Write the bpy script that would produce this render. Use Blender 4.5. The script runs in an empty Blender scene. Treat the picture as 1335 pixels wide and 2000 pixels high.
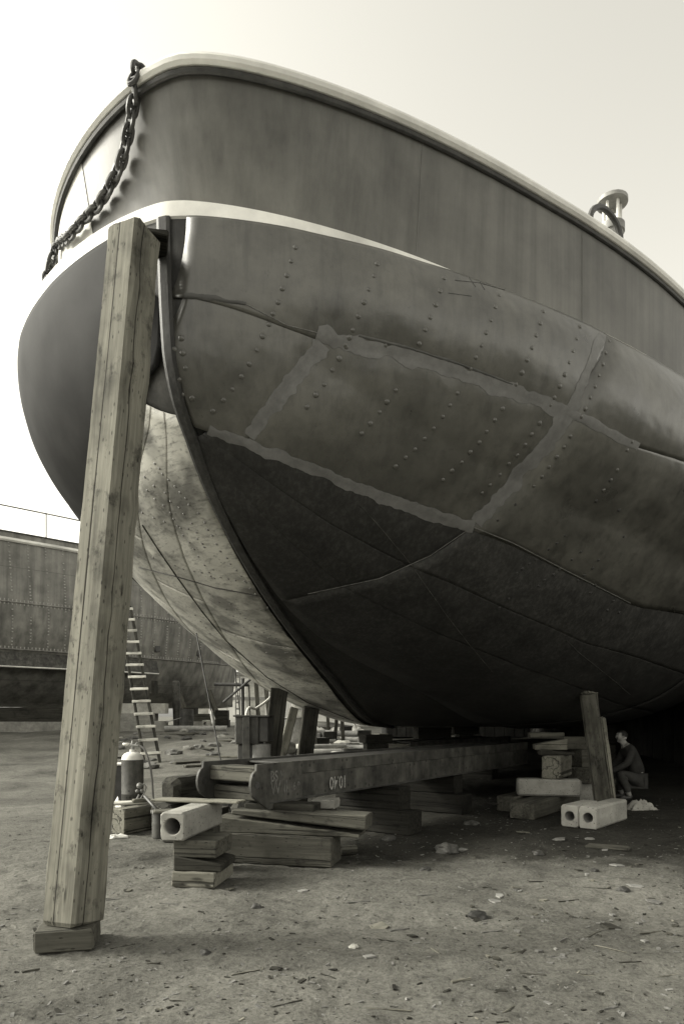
import bpy, bmesh, math, random
import numpy as np
from mathutils import Vector, Matrix, noise
from mathutils.bvhtree import BVHTree
random.seed(7)
sc = bpy.context.scene
C = sc.collection
R = math.radians

# ------------------------------------------------------------------ camera, sky, sun, exposure
F, CX, CY, EYE = 1354.0, 675.0, 1400.0, 1.5
cam = bpy.data.cameras.new('camera'); co = bpy.data.objects.new('camera', cam); C.objects.link(co)
co.location = (0, 0, EYE); co.rotation_euler = (R(90), 0, 0)
cam.sensor_fit = 'HORIZONTAL'; cam.sensor_width = 36; cam.lens = 36 * F / 1335
cam.shift_x = (667.5 - CX) / 1335; cam.shift_y = (CY - 1000) / 1335
cam.clip_end = 3000
sc.camera = co
SUN_DIR = Vector((-0.82, 0.06, 0.54)).normalized()      # towards the sun
TINT = (1.0, 0.97, 0.865)
w = bpy.data.worlds.new('World'); sc.world = w; w.use_nodes = True
nt = w.node_tree; bg = nt.nodes['Background']
sky = nt.nodes.new('ShaderNodeTexSky'); sky.sky_type = 'NISHITA'; sky.sun_disc = False
sky.sun_elevation = math.asin(SUN_DIR.z); sky.sun_rotation = math.atan2(SUN_DIR.x, SUN_DIR.y)
sky.air_density = 1.5; sky.dust_density = 3.0; sky.ozone_density = 1.0
bw = nt.nodes.new('ShaderNodeRGBToBW')
mx = nt.nodes.new('ShaderNodeMix'); mx.data_type = 'RGBA'; mx.blend_type = 'MULTIPLY'; mx.inputs[0].default_value = 1
nt.links.new(sky.outputs[0], bw.inputs[0]); nt.links.new(bw.outputs[0], mx.inputs[6])
mx.inputs[7].default_value = (*TINT, 1)
nt.links.new(mx.outputs[2], bg.inputs[0]); bg.inputs[1].default_value = 0.15
sd = bpy.data.lights.new('sun', 'SUN'); sd.energy = 1.4; sd.angle = R(14); sd.color = TINT
so = bpy.data.objects.new('sun', sd); C.objects.link(so); so.location = (-20, -10, 30)
so.rotation_euler = SUN_DIR.to_track_quat('Z', 'Y').to_euler()
sc.view_settings.view_transform = 'Standard'; sc.view_settings.look = 'None'
sc.view_settings.exposure = 1.55; sc.view_settings.gamma = 1

# ------------------------------------------------------------------ helpers
def at(x, y, d): return Vector(((x - CX) / F * d, d, EYE + (CY - y) / F * d))
def sst(a, b, x):
    t = np.clip((x - a) / (b - a), 0, 1); return t * t * (3 - 2 * t)
def gz(x, y):
    wl = 1 - sst(-3.0, 1.5, x)
    return float((0.45 + 0.55 * wl) * np.clip((y - 13) / 19.0, 0, 1))
def link(o, parent=None):
    C.objects.link(o)
    if parent is not None: o.parent = parent
    return o
def tag(o, label=None, cat=None, group=None, kind=None):
    if label: o['label'] = label
    if cat: o['category'] = cat
    if group: o['group'] = group
    if kind: o['kind'] = kind
    return o
def empty(name, loc, label, cat, group=None, yaw=0):
    o = bpy.data.objects.new(name, None); C.objects.link(o); o.location = loc; o.rotation_euler = (0, 0, yaw)
    o.empty_display_size = .1
    return tag(o, label, cat, group)
class MB:
    def __init__(s): s.v = []; s.f = []
    def add(s, vs, fs):
        n = len(s.v); s.v += [tuple(v) for v in vs]; s.f += [tuple(n + i for i in f) for f in fs]; return s
    def box(s, c, size, yaw=0, M=None):
        c = Vector(c); a, b, d = [k / 2 for k in size]
        M = M or Matrix.Rotation(yaw, 3, 'Z')
        vs = [c + M @ Vector((x, y, z)) for x in (-a, a) for y in (-b, b) for z in (-d, d)]
        return s.add(vs, [(0, 1, 3, 2), (4, 6, 7, 5), (0, 4, 5, 1), (2, 3, 7, 6), (0, 2, 6, 4), (1, 5, 7, 3)])
    def tube(s, path, r, n=10, cap=True, closed=False):
        path = [Vector(p) for p in path]; m = len(path); rs = r if hasattr(r, '__len__') else [r] * m
        vs = []; t0 = (path[1] - path[0]).normalized()
        x = t0.orthogonal().normalized()
        for i, p in enumerate(path):
            if closed: t = (path[(i + 1) % m] - path[i - 1]).normalized()
            else: t = (path[min(i + 1, m - 1)] - path[max(i - 1, 0)]).normalized()
            x = (x - t * x.dot(t)).normalized(); y = t.cross(x)
            for k in range(n):
                a = 2 * math.pi * k / n
                vs.append(p + (x * math.cos(a) + y * math.sin(a)) * rs[i])
        fs = []
        for i in range(m if closed else m - 1):
            j = (i + 1) % m
            for k in range(n):
                l = (k + 1) % n
                fs.append((i * n + k, i * n + l, j * n + l, j * n + k))
        if cap and not closed: fs += [tuple(range(n - 1, -1, -1)), tuple((m - 1) * n + k for k in range(n))]
        return s.add(vs, fs)
    def lathe(s, prof, n=20, c=(0, 0, 0)):
        c = Vector(c); vs = []
        for r, z in prof:
            for k in range(n):
                a = 2 * math.pi * k / n; vs.append(c + Vector((r * math.cos(a), r * math.sin(a), z)))
        fs = []
        for i in range(len(prof) - 1):
            for k in range(n):
                l = (k + 1) % n; fs.append((i * n + k, i * n + l, (i + 1) * n + l, (i + 1) * n + k))
        fs += [tuple(range(n - 1, -1, -1)), tuple((len(prof) - 1) * n + k for k in range(n))]
        return s.add(vs, fs)
    def prism(s, poly, M, t):
        # polygon in local XZ, thickness t along local Y, placed by matrix M
        n = len(poly)
        vs = [M @ Vector((x, -t / 2, z)) for x, z in poly] + [M @ Vector((x, t / 2, z)) for x, z in poly]
        fs = [tuple(range(n)), tuple(range(2 * n - 1, n - 1, -1))] + [(i, n + i, n + (i + 1) % n, (i + 1) % n) for i in range(n)]
        return s.add(vs, fs)
    def build(s, name, m, parent=None, smooth=False, bevel=0):
        me = bpy.data.meshes.new(name); me.from_pydata(s.v, [], s.f); me.validate()
        bm = bmesh.new(); bm.from_mesh(me); bmesh.ops.recalc_face_normals(bm, faces=bm.faces)
        if bevel: bmesh.ops.bevel(bm, geom=bm.edges[:], offset=bevel, segments=1, affect='EDGES', profile=.5)
        bm.to_mesh(me); bm.free()
        if smooth:
            for p in me.polygons: p.use_smooth = True
        me.materials.append(m)
        return link(bpy.data.objects.new(name, me), parent)
def autosmooth(o, ang=35):
    for p in o.data.polygons: p.use_smooth = True
    bm = bmesh.new(); bm.from_mesh(o.data)
    for e in bm.edges:
        if len(e.link_faces) == 2 and e.calc_face_angle(0) > R(ang): e.smooth = False
    bm.to_mesh(o.data); bm.free()
    return o

# ------------------------------------------------------------------ materials (all neutral greys: the photograph is monochrome)
def g(v, a=1): return (v, v * .995, v * .965, a)
class NT:
    def __init__(s, name):
        s.m = bpy.data.materials.new(name); s.m.use_nodes = True; s.t = s.m.node_tree
        s.p = s.t.nodes['Principled BSDF']; s.l = s.t.links
        s.tc = s.t.nodes.new('ShaderNodeTexCoord'); s.oi = s.t.nodes.new('ShaderNodeObjectInfo')
    def n(s, t, **kw):
        o = s.t.nodes.new(t)
        for k, v in kw.items(): setattr(o, k, v)
        return o
    def vec(s, scale, rnd=True, rot=(0, 0, 0)):
        mp = s.n('ShaderNodeMapping'); mp.inputs['Scale'].default_value = scale; mp.inputs['Rotation'].default_value = rot
        s.l.new(s.tc.outputs['Object'], mp.inputs[0])
        if rnd:
            mu = s.n('ShaderNodeMath', operation='MULTIPLY'); mu.inputs[1].default_value = 57.0
            s.l.new(s.oi.outputs['Random'], mu.inputs[0]); s.l.new(mu.outputs[0], mp.inputs['Location'])
        return mp.outputs[0]
    def noise(s, scale, sc=1, detail=5, rough=.6, rnd=True, dist=0, rot=(0, 0, 0)):
        o = s.n('ShaderNodeTexNoise'); o.inputs['Scale'].default_value = sc; o.inputs['Detail'].default_value = detail
        o.inputs['Roughness'].default_value = rough; o.inputs['Distortion'].default_value = dist
        s.l.new(s.vec(scale, rnd, rot), o.inputs['Vector']); return o.outputs['Fac']
    def vor(s, scale, rnd=True, feature='F1'):
        o = s.n('ShaderNodeTexVoronoi', feature=feature); s.l.new(s.vec(scale, rnd), o.inputs['Vector']); o.inputs['Scale'].default_value = 1
        return o.outputs['Distance']
    def ramp(s, src, stops):
        o = s.n('ShaderNodeValToRGB'); e = o.color_ramp.elements
        while len(e) < len(stops): e.new(.5)
        for k, (p, c) in enumerate(stops):
            e[k].position = p; e[k].color = g(c) if not hasattr(c, '__len__') else c
        s.l.new(src, o.inputs[0]); return o.outputs[0]
    def mul(s, a, b, f=1, mode='MULTIPLY'):
        o = s.n('ShaderNodeMix', data_type='RGBA', blend_type=mode); o.inputs[0].default_value = f
        for k, q in ((6, a), (7, b)):
            if hasattr(q, 'is_linked') or hasattr(q, 'links'): s.l.new(q, o.inputs[k])
            else: o.inputs[k].default_value = g(q)
        return o.outputs[2]
    def mix(s, fac, a, b):
        o = s.mul(a, b, 1, 'MIX').node; s.l.new(fac, o.inputs[0]); return o.outputs[2]
    def math(s, op, a, b=None):
        o = s.n('ShaderNodeMath', operation=op)
        for k, q in ((0, a), (1, b)):
            if q is None: continue
            if isinstance(q, (int, float)): o.inputs[k].default_value = q
            else: s.l.new(q, o.inputs[k])
        return o.outputs[0]
    def bump(s, src, strength, dist=.01):
        o = s.n('ShaderNodeBump'); o.inputs['Strength'].default_value = strength; o.inputs['Distance'].default_value = dist
        prev = s.p.inputs['Normal'].links
        if prev: s.l.new(prev[0].from_socket, o.inputs['Normal'])
        s.l.new(src, o.inputs['Height']); s.l.new(o.outputs[0], s.p.inputs['Normal'])
    def done(s, col, rough=.8, spec=.3, metal=0):
        s.l.new(col, s.p.inputs['Base Color']) if not isinstance(col, (int, float)) else setattr(s.p.inputs['Base Color'], 'default_value', g(col))
        if isinstance(rough, (int, float)): s.p.inputs['Roughness'].default_value = rough
        else: s.l.new(rough, s.p.inputs['Roughness'])
        s.p.inputs['Specular IOR Level'].default_value = spec; s.p.inputs['Metallic'].default_value = metal
        return s.m
def wood(name, lo, hi, crack=.5, knots=True, bump=.5, cscale=1.0, pit=.09, stain=.8):
    s = NT(name)
    grain = s.noise((1.2, 26, 26), 1, 6, .65, dist=.4)
    col = s.ramp(grain, [(.28, lo), (.52, (lo + hi) / 2), (.74, hi)])
    big = s.noise((1.6, 3, 3), 1, 4, .6)
    col = s.mul(col, s.ramp(big, [(.32, .48), (.5, 1.0), (.75, 1.12)]))
    st = s.noise((5, 7, 7), 1, 6, .7)
    col = s.mul(col, s.ramp(st, [(.34, .45), (.43 + .1 * (stain - .8), 1)]), stain)
    rnd = s.n('ShaderNodeMapRange'); s.l.new(s.oi.outputs['Random'], rnd.inputs[0]); rnd.inputs[3].default_value = .82; rnd.inputs[4].default_value = 1.15
    col = s.mul(col, rnd.outputs[0])
    if knots:
        kd = s.vor((2.0, 8, 8)); col = s.mul(col, s.ramp(kd, [(.06, .4), (.11, .8), (.15, 1)]))
        pits = s.vor((9, 26, 26)); col = s.mul(col, s.ramp(pits, [(pit, .35), (pit + .07, 1)]))
    c = s.noise((.07 * cscale, 7 * cscale, 7 * cscale), 1, 4, .5, dist=.05)
    cr = s.math('ABSOLUTE', s.math('SUBTRACT', c, .5))
    cm = s.ramp(cr, [(.0, .18), (.006, .25), (.013, 1)])
    col = s.mul(col, cm, crack)
    s.bump(grain, bump, .006); s.bump(cm, crack, .012)
    return s.done(col, .88, .15)
def mottled(name, lo, hi, scale=4, rough=.8, bump=.3, spec=.3, spots=None, streak=None, metal=0, rnd=True, dist=.01, sdark=.5):
    s = NT(name)
    a = s.noise((1, 1, 1), scale, 8, .65, rnd)
    col = s.ramp(a, [(.32, lo), (.68, hi)])
    b = s.noise((1, 1, 1), scale * .22, 4, .6, rnd)
    col = s.mul(col, s.ramp(b, [(.3, .7), (.7, 1.15)]))
    if spots:
        d = s.vor((spots,) * 3, rnd); col = s.mul(col, s.ramp(d, [(.12, .35), (.2, 1)]))
    if streak:
        k = s.noise(streak, 1, 5, .6, rnd); col = s.mul(col, s.ramp(k, [(.32, sdark), (.6, 1)]))
    fine = s.noise((1, 1, 1), scale * 9, 5, .7, rnd)
    s.bump(a, bump, dist); s.bump(fine, bump * .6, dist * .25)
    return s.done(col, rough, spec, metal)

M = {}
M['wood_pale'] = wood('weathered_pine', .115, .225, .9, cscale=.55)
M['wood_post'] = wood('pitted_shore_timber', .08, .195, 1.0, cscale=.5, pit=.10, stain=.95)
M['wood_mid'] = wood('weathered_timber', .055, .13, .7)
M['wood_dark'] = wood('tarred_timber', .022, .06, .7)
M['wood_black'] = wood('near_black_timber', .010, .030, .7)  # near-black wood for the timbers set under the ship
M['wood_bright'] = wood('fresh_plank', .42, .66, .4, False)
M['concrete'] = mottled('cast_concrete', .19, .32, 5, .92, .5, .2, spots=26)
M['concrete_light'] = mottled('pale_concrete', .32, .46, 5, .92, .4, .2, spots=22)
M['rust'] = mottled('rusty_steel', .03, .09, 5, .62, .4, .4, streak=(5, 5, .8))
M['rust_mid'] = mottled('painted_worn_steel', .03, .115, 5, .65, .45, .35, spots=9, streak=(7, 7, .8))
M['steel_dark'] = mottled('dark_iron', .02, .06, 8, .5, .3, .5)
M['steel_grey'] = mottled('grey_steel', .16, .30, 6, .5, .25, .5)
M['white_paint'] = mottled('white_paint', .62, .82, 3, .55, .15, .4)
M['sheet_white'] = mottled('white_sheet', .60, .80, 1.2, .8, .1, .3)
M['chalk'] = mottled('chalk_paint', .16, .50, 40, .9, .1, .1)
M['chalk_faint'] = mottled('faint_chalk', .07, .20, 30, .9, .1, .1)
M['rubber'] = mottled('hose_rubber', .10, .18, 9, .6, .1, .4)
M['hole'] = mottled('bore_concrete', .22, .34, 6, .95, .3, .1)  # plain concrete tone lining the block bores
def hull_paint():
    s = NT('grey_hull_paint')
    a = s.noise((1, 1, 1), 1.1, 6, .6, False); col = s.ramp(a, [(.3, .046), (.5, .082), (.72, .125)])
    b = s.noise((1, 1, 1), 7, 8, .7, False); col = s.mul(col, s.ramp(b, [(.3, .78), (.5, 1), (.75, 1.15)]))
    sp = s.vor((30, 30, 30), False); col = s.mul(col, s.ramp(sp, [(.07, .5), (.13, 1)]), .5)
    ru = s.noise((2.2, 2.2, .5), 1.6, 5, .65, False); col = s.mul(col, s.ramp(ru, [(.30, .55), (.42, 1)]), .7)
    rg = s.n('ShaderNodeMapRange'); s.l.new(a, rg.inputs[0]); rg.inputs[1].default_value = .3; rg.inputs[2].default_value = .7
    rg.inputs[3].default_value = .26; rg.inputs[4].default_value = .42
    s.bump(s.noise((1, 1, 1), 1.3, 3, .5, False), .7, .07); s.bump(s.noise((1, 1, 1), 60, 5, .7, False), .16, .004)
    s.bump(s.noise((1, 1, 1), 14, 6, .6, False), .18, .006)
    ch_ = s.noise((1, 1, 1), 11, 10, .8, False); col = s.mul(col, s.ramp(ch_, [(.34, .45), (.40, 1), (.66, 1), (.72, 1.5)]), .8)
    rn = s.noise((9, 9, .55), 1, 6, .7, False); col = s.mul(col, s.ramp(rn, [(.36, .62), (.52, 1)]), .6)
    return s.done(col, rg.outputs[0], .8)
M['hull'] = hull_paint()
def primer():
    s = NT('primer_stripe_paint'); a = s.noise((1, 1, 1), 9, 8, .7, False)
    s.bump(s.noise((1, 1, 1), 45, 4, .7, False), .2, .004)
    return s.done(s.ramp(a, [(.3, .13), (.7, .20)]), .65, .3)
M['primer'] = primer()
def bottom_dark(nm='dark_shaded_bottom_paint', lo=.013, hi=.032):
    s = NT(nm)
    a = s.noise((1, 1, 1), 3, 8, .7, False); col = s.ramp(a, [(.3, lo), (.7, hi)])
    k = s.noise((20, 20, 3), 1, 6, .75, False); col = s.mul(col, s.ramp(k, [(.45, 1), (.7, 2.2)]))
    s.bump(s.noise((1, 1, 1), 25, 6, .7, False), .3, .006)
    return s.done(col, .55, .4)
M['bottom'] = bottom_dark()  # starboard bottom: dark coating, deepened to paint in the shade there
M['bottom_aft'] = bottom_dark('lighter_bottom_paint_aft', .018, .042)  # slightly lighter variant, also on the stem bar and some rivets
def bottom_scraped_lit():
    s = NT('scraped_painted_lit_plating')
    a = s.noise((1, 1, 1), 1.1, 5, .55, False); col = s.ramp(a, [(.30, .30), (.5, .56), (.72, .76)])
    k = s.noise((7, 7, 34), 1, 7, .75, False, .2, (R(38), 0, R(15))); col = s.mul(col, s.ramp(k, [(.34, .30), (.50, 1)]), .8)
    sm = s.noise((1, 1, 1), 1.7, 4, .6, False); col = s.mul(col, s.ramp(sm, [(.38, .22), (.53, 1)]), .85)
    d = s.vor((13, 13, 13), False); col = s.mul(col, s.ramp(d, [(.10, .4), (.2, 1)]), .6)
    s.bump(s.noise((1, 1, 1), 30, 6, .7, False), .25, .005)
    return s.done(col, .42, .6)
M['scraped'] = bottom_scraped_lit()  # scraped port plating, made paler to paint in sunlight
M['bulwark'] = mottled('bulwark_paint', .105, .17, 1.3, .5, .25, .4, streak=(7, 7, .16), rnd=False, sdark=.72)
M['weld'] = mottled('weld_bead', .10, .2, 30, .5, .4, .4)
M['gunwale'] = mottled('white_gunwale_paint', .72, .86, 6, .6, .2, .3, rnd=False)
def ground_mat():
    s = NT('sandy_dirt')
    a = s.noise((1, 1, 1), .55, 9, .68, False, .6); col = s.ramp(a, [(.32, .066), (.45, .108), (.58, .142), (.75, .19)])
    b = s.noise((1, 1, 1), 5, 9, .75, False, .5); col = s.mul(col, s.ramp(b, [(.30, .5), (.46, 1), (.72, 1.2)]))
    k = s.noise((1, 1, 1), 34, 6, .8, False); col = s.mul(col, s.ramp(k, [(.34, .55), (.5, 1), (.66, 1.3)]))
    d = s.vor((16, 16, 16), False); col = s.mul(col, s.ramp(d, [(.08, .35), (.17, 1)]), .7)
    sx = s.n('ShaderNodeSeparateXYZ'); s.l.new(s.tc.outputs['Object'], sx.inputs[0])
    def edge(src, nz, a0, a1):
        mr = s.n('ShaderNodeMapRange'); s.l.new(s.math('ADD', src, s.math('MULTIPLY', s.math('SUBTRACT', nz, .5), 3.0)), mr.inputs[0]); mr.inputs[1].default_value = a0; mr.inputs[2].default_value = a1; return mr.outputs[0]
    n1 = s.noise((1, 1, 1), .9, 7, .7, False); soil_shade = s.math('MULTIPLY', edge(sx.outputs[1], n1, 6.9, 7.5), edge(sx.outputs[0], n1, -2.4, -1.4))
    col = s.mix(soil_shade, col, s.mul(col, .30))  # dark soil zone by the ship, deepened in colour to stand for shade
    s.bump(b, .7, .05); s.bump(k, .8, .012)
    return s.done(col, .96, .1)
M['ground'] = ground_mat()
M['soil'] = mottled('loose_soil', .10, .2, 20, .95, .4, .1)

# ------------------------------------------------------------------ ground
def axis_pts(lo, hi, step, far_lo, far_hi):
    mid = list(np.arange(lo, hi + step / 2, step)); a = []; b = []
    x = lo; d = step
    while x > far_lo: d *= 1.16; x -= d; a.append(x)
    x = hi; d = step
    while x < far_hi: d *= 1.16; x += d; b.append(x)
    return np.array(a[::-1] + mid + b)
def build_ground():
    xs = axis_pts(-3.4, 5.4, .035, -900, 900); ys = axis_pts(3.2, 10.5, .035, -60, 1800)
    vs = []
    for y in ys:
        for x in xs:
            p = Vector((x, y, 0)); near = -4.5 < x < 6.5 and 2 < y < 40
            z = gz(x, y)
            if near or (abs(x) < 30 and y < 60):
                z += .016 * noise.noise(p * 1.7) + .012 * noise.noise(p * 5.1 + Vector((9, 3, 1)))
                if y < 12:
                    for (ox, oy, sl) in ((0, 5.05, .10), (0, 5.55, .07), (0, 4.2, -.06), (0, 6.6, .03)):
                        q = (y - oy - sl * x - .22 * noise.noise((x * .5, oy, 0))) / .085
                        if abs(q) < 3: z += .020 * math.exp(-q * q * .25) * (.35 * (q * q) - 1) * (.6 + .5 * noise.noise((x * 1.3, oy * 3, 1)))
                if near: z += .010 * noise.noise(p * 13) + .007 * noise.noise(p * 27)
                if y > 13 and y < 40: z += .22 * noise.noise(p * .5) * min(1, (y - 13) / 6)
            vs.append((x, y, z - .004))
    n = len(xs)
    fs = [(j * n + i, j * n + i + 1, (j + 1) * n + i + 1, (j + 1) * n + i) for j in range(len(ys) - 1) for i in range(n - 1)]
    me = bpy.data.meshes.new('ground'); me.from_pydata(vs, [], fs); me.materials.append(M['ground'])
    for p in me.polygons: p.use_smooth = True
    o = link(bpy.data.objects.new('ground', me)); o['kind'] = 'structure'; o['label'] = 'sandy dirt floor of the shipyard with chips and ruts'
    return BVHTree.FromPolygons(vs, fs)
GB = build_ground()
def gh(x, y):
    h = GB.ray_cast(Vector((x, y, 5)), Vector((0, 0, -1)))
    return h[0].z if h[0] else 0

# ------------------------------------------------------------------ the ship on the slip: hull surface
def pchip(x, xs, ys):
    xs = np.array(xs, float); ys = np.array(ys, float); h = np.diff(xs); d = np.diff(ys) / h; m = np.zeros(len(xs))
    for i in range(1, len(xs) - 1):
        if d[i - 1] * d[i] > 0:
            w1 = 2 * h[i] + h[i - 1]; w2 = h[i] + 2 * h[i - 1]; m[i] = (w1 + w2) / (w1 / d[i - 1] + w2 / d[i])
    m[0] = d[0]; m[-1] = d[-1]
    x = np.clip(x, xs[0], xs[-1]); i = np.clip(np.searchsorted(xs, x) - 1, 0, len(xs) - 2); t = (x - xs[i]) / h[i]
    return (2 * t**3 - 3 * t**2 + 1) * ys[i] + (t**3 - 2 * t * t + t) * h[i] * m[i] + (-2 * t**3 + 3 * t * t) * ys[i + 1] + (t**3 - t * t) * h[i] * m[i + 1]
BOW = (-1.47, 5.6); HG = 5.53; AL = math.atan(.293); ULEN = 30
AU = np.array((math.sin(AL), math.cos(AL))); AV = np.array((math.cos(AL), -math.sin(AL)))
def stem_h(u): return pchip(u, [0, .03, .1, .47, 1.0, 2.4, 4.3, 7.2, 10, 30], [5.53, 5.0, 4.44, 3.9, 3.44, 2.73, 2.1, 1.36, 1.25, 1.25])
def half(u, side):
    if side > 0: v = 1.75 * u**.693; B, n = 8.0, 4
    else: v = 2.3 * u**.6; B, n = 4.4, 3.4
    v = v / (1 + (v / B)**n)**(1 / n)
    return v * (1 - .75 * np.clip((u - 22) / 8, 0, 1)**2)
def hull_np(u, tau, side):
    u = np.asarray(u, float); tau = np.asarray(tau, float)
    h0 = stem_h(u); h = h0 + (HG - h0) * tau
    if side > 0:
        pp = pchip(u, [0, 2, 6, 12, 30], [1.9, 1.9, 2.2, 2.6, 3.2]); qq = pchip(u, [0, 2, 6, 9, 30], [1.5, 1.7, 4.2, 5.0, 5.0])
    else:
        pp = pchip(u, [0, 2, 6, 12, 30], [1.9, 1.9, 1.9, 2.2, 2.6]); qq = pchip(u, [0, 2, 6, 12, 30], [1.5, 1.5, 1.75, 2, 2.2])
    s = np.maximum(1 - (1 - tau)**pp, 0)**(1 / qq)
    if side > 0:      # slight tumblehome of the sheer strake
        s = s + .085 * np.sin(np.pi * np.clip((tau - .45) / .55, 0, 1)) * np.clip((u - .12) / .8, 0, 1)
    v = half(u, side) * s * side
    return np.stack([BOW[0] + AU[0] * u + AV[0] * v, BOW[1] + AU[1] * u + AV[1] * v, h], -1)
def surf(u, tau, side, off=0, dent=0):
    """points on the hull, moved off along the outward normal, with shallow dents between the frames"""
    e = 1e-3
    p = hull_np(u, tau, side)
    um = np.maximum(u - e, 1e-5); tm = np.clip(tau - e, 0, 1); tp = np.clip(tau + e, 0, 1)
    du = hull_np(u + e, tau, side) - hull_np(um, tau, side); dt = hull_np(u, tp, side) - hull_np(u, tm, side)
    n = np.cross(du, dt); n = n / (np.linalg.norm(n, axis=-1, keepdims=True) + 1e-12)
    if side < 0: n = -n
    o = np.zeros(p.shape[:-1]) + off
    if dent:
        fl = p.reshape(-1, 3)
        dd = np.array([noise.noise(Vector(q) * 1.5) + .5 * noise.noise(Vector(q) * 3.3 + Vector((5, 1, 2))) for q in fl]).reshape(o.shape)
        o = o + dent * dd
    return p + n * o[..., None]
def grid_obj(name, P, m, parent, smooth=True, flip=False):
    a, b = P.shape[:2]
    vs = [tuple(v) for v in P.reshape(-1, 3)]
    fs = [(i * b + j, (i + 1) * b + j, (i + 1) * b + j + 1, i * b + j + 1) for i in range(a - 1) for j in range(b - 1)]
    if flip: fs = [f[::-1] for f in fs]
    me = bpy.data.meshes.new(name); me.from_pydata(vs, [], fs); me.materials.append(m)
    for p in me.polygons: p.use_smooth = smooth
    o = link(bpy.data.objects.new(name, me), parent)
    return o, vs, fs

ship = empty('ship', (0, 0, 0), 'large riveted ship with round bow shored up over the slip, grey hull and white gunwale', 'ship')
# inverse map: picture position -> (u, tau) on the near surface of one side
UU, TT = np.meshgrid(np.linspace(0.004, 1, 800)**2.0 * 12, np.linspace(0, 1, 420)**1.4, indexing='ij')
INV = {}
for sd_ in (1, -1):
    P = hull_np(UU, TT, sd_); INV[sd_] = (CX + P[..., 0] / P[..., 1] * F, CY - (P[..., 2] - EYE) / P[..., 1] * F, P[..., 1])
def inv(x, y, side=1):
    a, b, d = INV[side]; e = (a - x)**2 + (b - y)**2
    best = e.min(); m = e < max(best * 4, 16)
    k = np.argmin(np.where(m, d + e * .02, 1e9)); return UU.flat[k], TT.flat[k]
def seam(pts, side=1):
    q = sorted(inv(x, y, side) for x, y in pts); return [k[0] for k in q], [float(stem_h(np.array([k[0]]))[0] * (1 - k[1]) + HG * k[1]) for k in q]
SA = seam([(345, 580), (450, 600), (560, 640), (630, 665), (800, 697), (900, 728), (1000, 765), (1110, 806), (1240, 872)])
SB = seam([(372, 827), (480, 866), (600, 912), (720, 962), (850, 1008), (920, 1030), (1000, 1060), (1100, 1112), (1240, 1182)])
def tau_of(u, S_):
    h0 = stem_h(u); return np.clip((np.interp(u, *S_) - h0) / np.maximum(HG - h0, 1e-3), .015, .985)
def tauA(u): return tau_of(u, SA)
def tauB(u): return tau_of(u, SB)
def butt(pts, side=1):
    q = sorted([inv(x, y, side)[::-1] for x, y in pts]); return lambda t, a=[k[0] for k in q], b=[k[1] for k in q]: np.interp(t, a, b)
b_mid = butt([(630, 668), (555, 760), (482, 857)])
b_top = butt([(1178, 645), (1145, 730), (1113, 803)])
b_mid2 = butt([(1113, 803), (1060, 875), (1000, 942), (922, 1028)])
b_low = butt([(920, 1030), (840, 1085), (740, 1130), (640, 1152)])
K = lambda c: (lambda q: q * 0 + c)
GAP = -.004
def plate(uL, uR, tLo, tHi, side, m, nu=46, nt_=26, dent=.010, off=.010, label=None, bulge=.022):
    """one shell plate: uL/uR are functions of tau, tLo/tHi functions of u"""
    a = np.linspace(0, 1, nu)[:, None]; b = np.linspace(0, 1, nt_)[None, :]
    u = np.full((nu, nt_), 1.0); t = np.full((nu, nt_), .5)
    for _ in range(12):
        l = uL(t); r = uR(t); s_ = a + b * 0
        u = l + (r - l) * s_
        lo = tLo(u); hi = tHi(u); t = lo + (hi - lo) * (b + a * 0)
    a_ = np.minimum(a, 1 - a) * 2; bl = bulge * (1 - np.abs(2 * b - 1)**2.2) * np.clip(a_ * 3, 0, 1)**.6 * np.clip(u / .9, 0, 1)
    P = surf(np.maximum(u, .004), np.clip(t, 0.002, 1), side, off + bl, dent)
    # turned-in rim so that a plate has an edge
    o, vs, fs = grid_obj('hull_plate', P, m, ship, flip=side < 0)
    sol = o.modifiers.new('thick', 'SOLIDIFY'); sol.thickness = .008; sol.offset = -1
    if label: o['label'] = label
    PLV.append((vs, fs))
    return o
PLV = []
# inner shell under the plates
for sd_ in (1, -1):
    u = (np.linspace(0, 1, 150)**2.2 * ULEN)[:, None] + np.zeros((1, 60)); t = (np.linspace(0, 1, 60)**1.4)[None, :] + np.zeros((150, 1))
    P = surf(np.maximum(u, 1e-4), t, sd_, -.03 * np.clip(u / .3, .2, 1), 0)
    P[0] = hull_np(np.full(60, 0.), t[0], sd_)
    o, vs, fs = grid_obj('hull_shell', P, M['bottom'] if sd_ > 0 else M['rust'], ship, flip=sd_ < 0)
u0 = K(.04)
g_ = lambda f, d: (lambda q: f(q) + d)
one = K(1.0)
LP = .006
plate(u0, g_(b_top, -GAP), g_(tauA, -LP), one, 1, M['hull'], 80, 26, off=.017, bulge=.036)
plate(g_(b_top, GAP), K(12), g_(tauA, -LP), one, 1, M['hull'], 40, 22, off=.014, bulge=.036)
plate(K(12), K(ULEN), g_(tauA, -LP), one, 1, M['hull'], 30, 12, off=.017)
plate(K(.06), g_(b_mid, -GAP), g_(tauB, -LP), g_(tauA, LP), 1, M['hull'], 40, 28, off=.011, bulge=.05)
plate(g_(b_mid, GAP), g_(b_mid2, -GAP), g_(tauB, -LP), g_(tauA, LP), 1, M['hull'], 60, 28, .014, off=.009, bulge=.058)
plate(g_(b_mid2, GAP), K(12), g_(tauB, -LP), g_(tauA, LP), 1, M['hull'], 40, 24, off=.011, bulge=.055)
plate(K(12), K(ULEN), g_(tauB, -LP), g_(tauA, LP), 1, M['hull'], 26, 12, off=.010)
tC = lambda u: tauB(u) * .52
tD = lambda u: tauB(u) * .20
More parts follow.
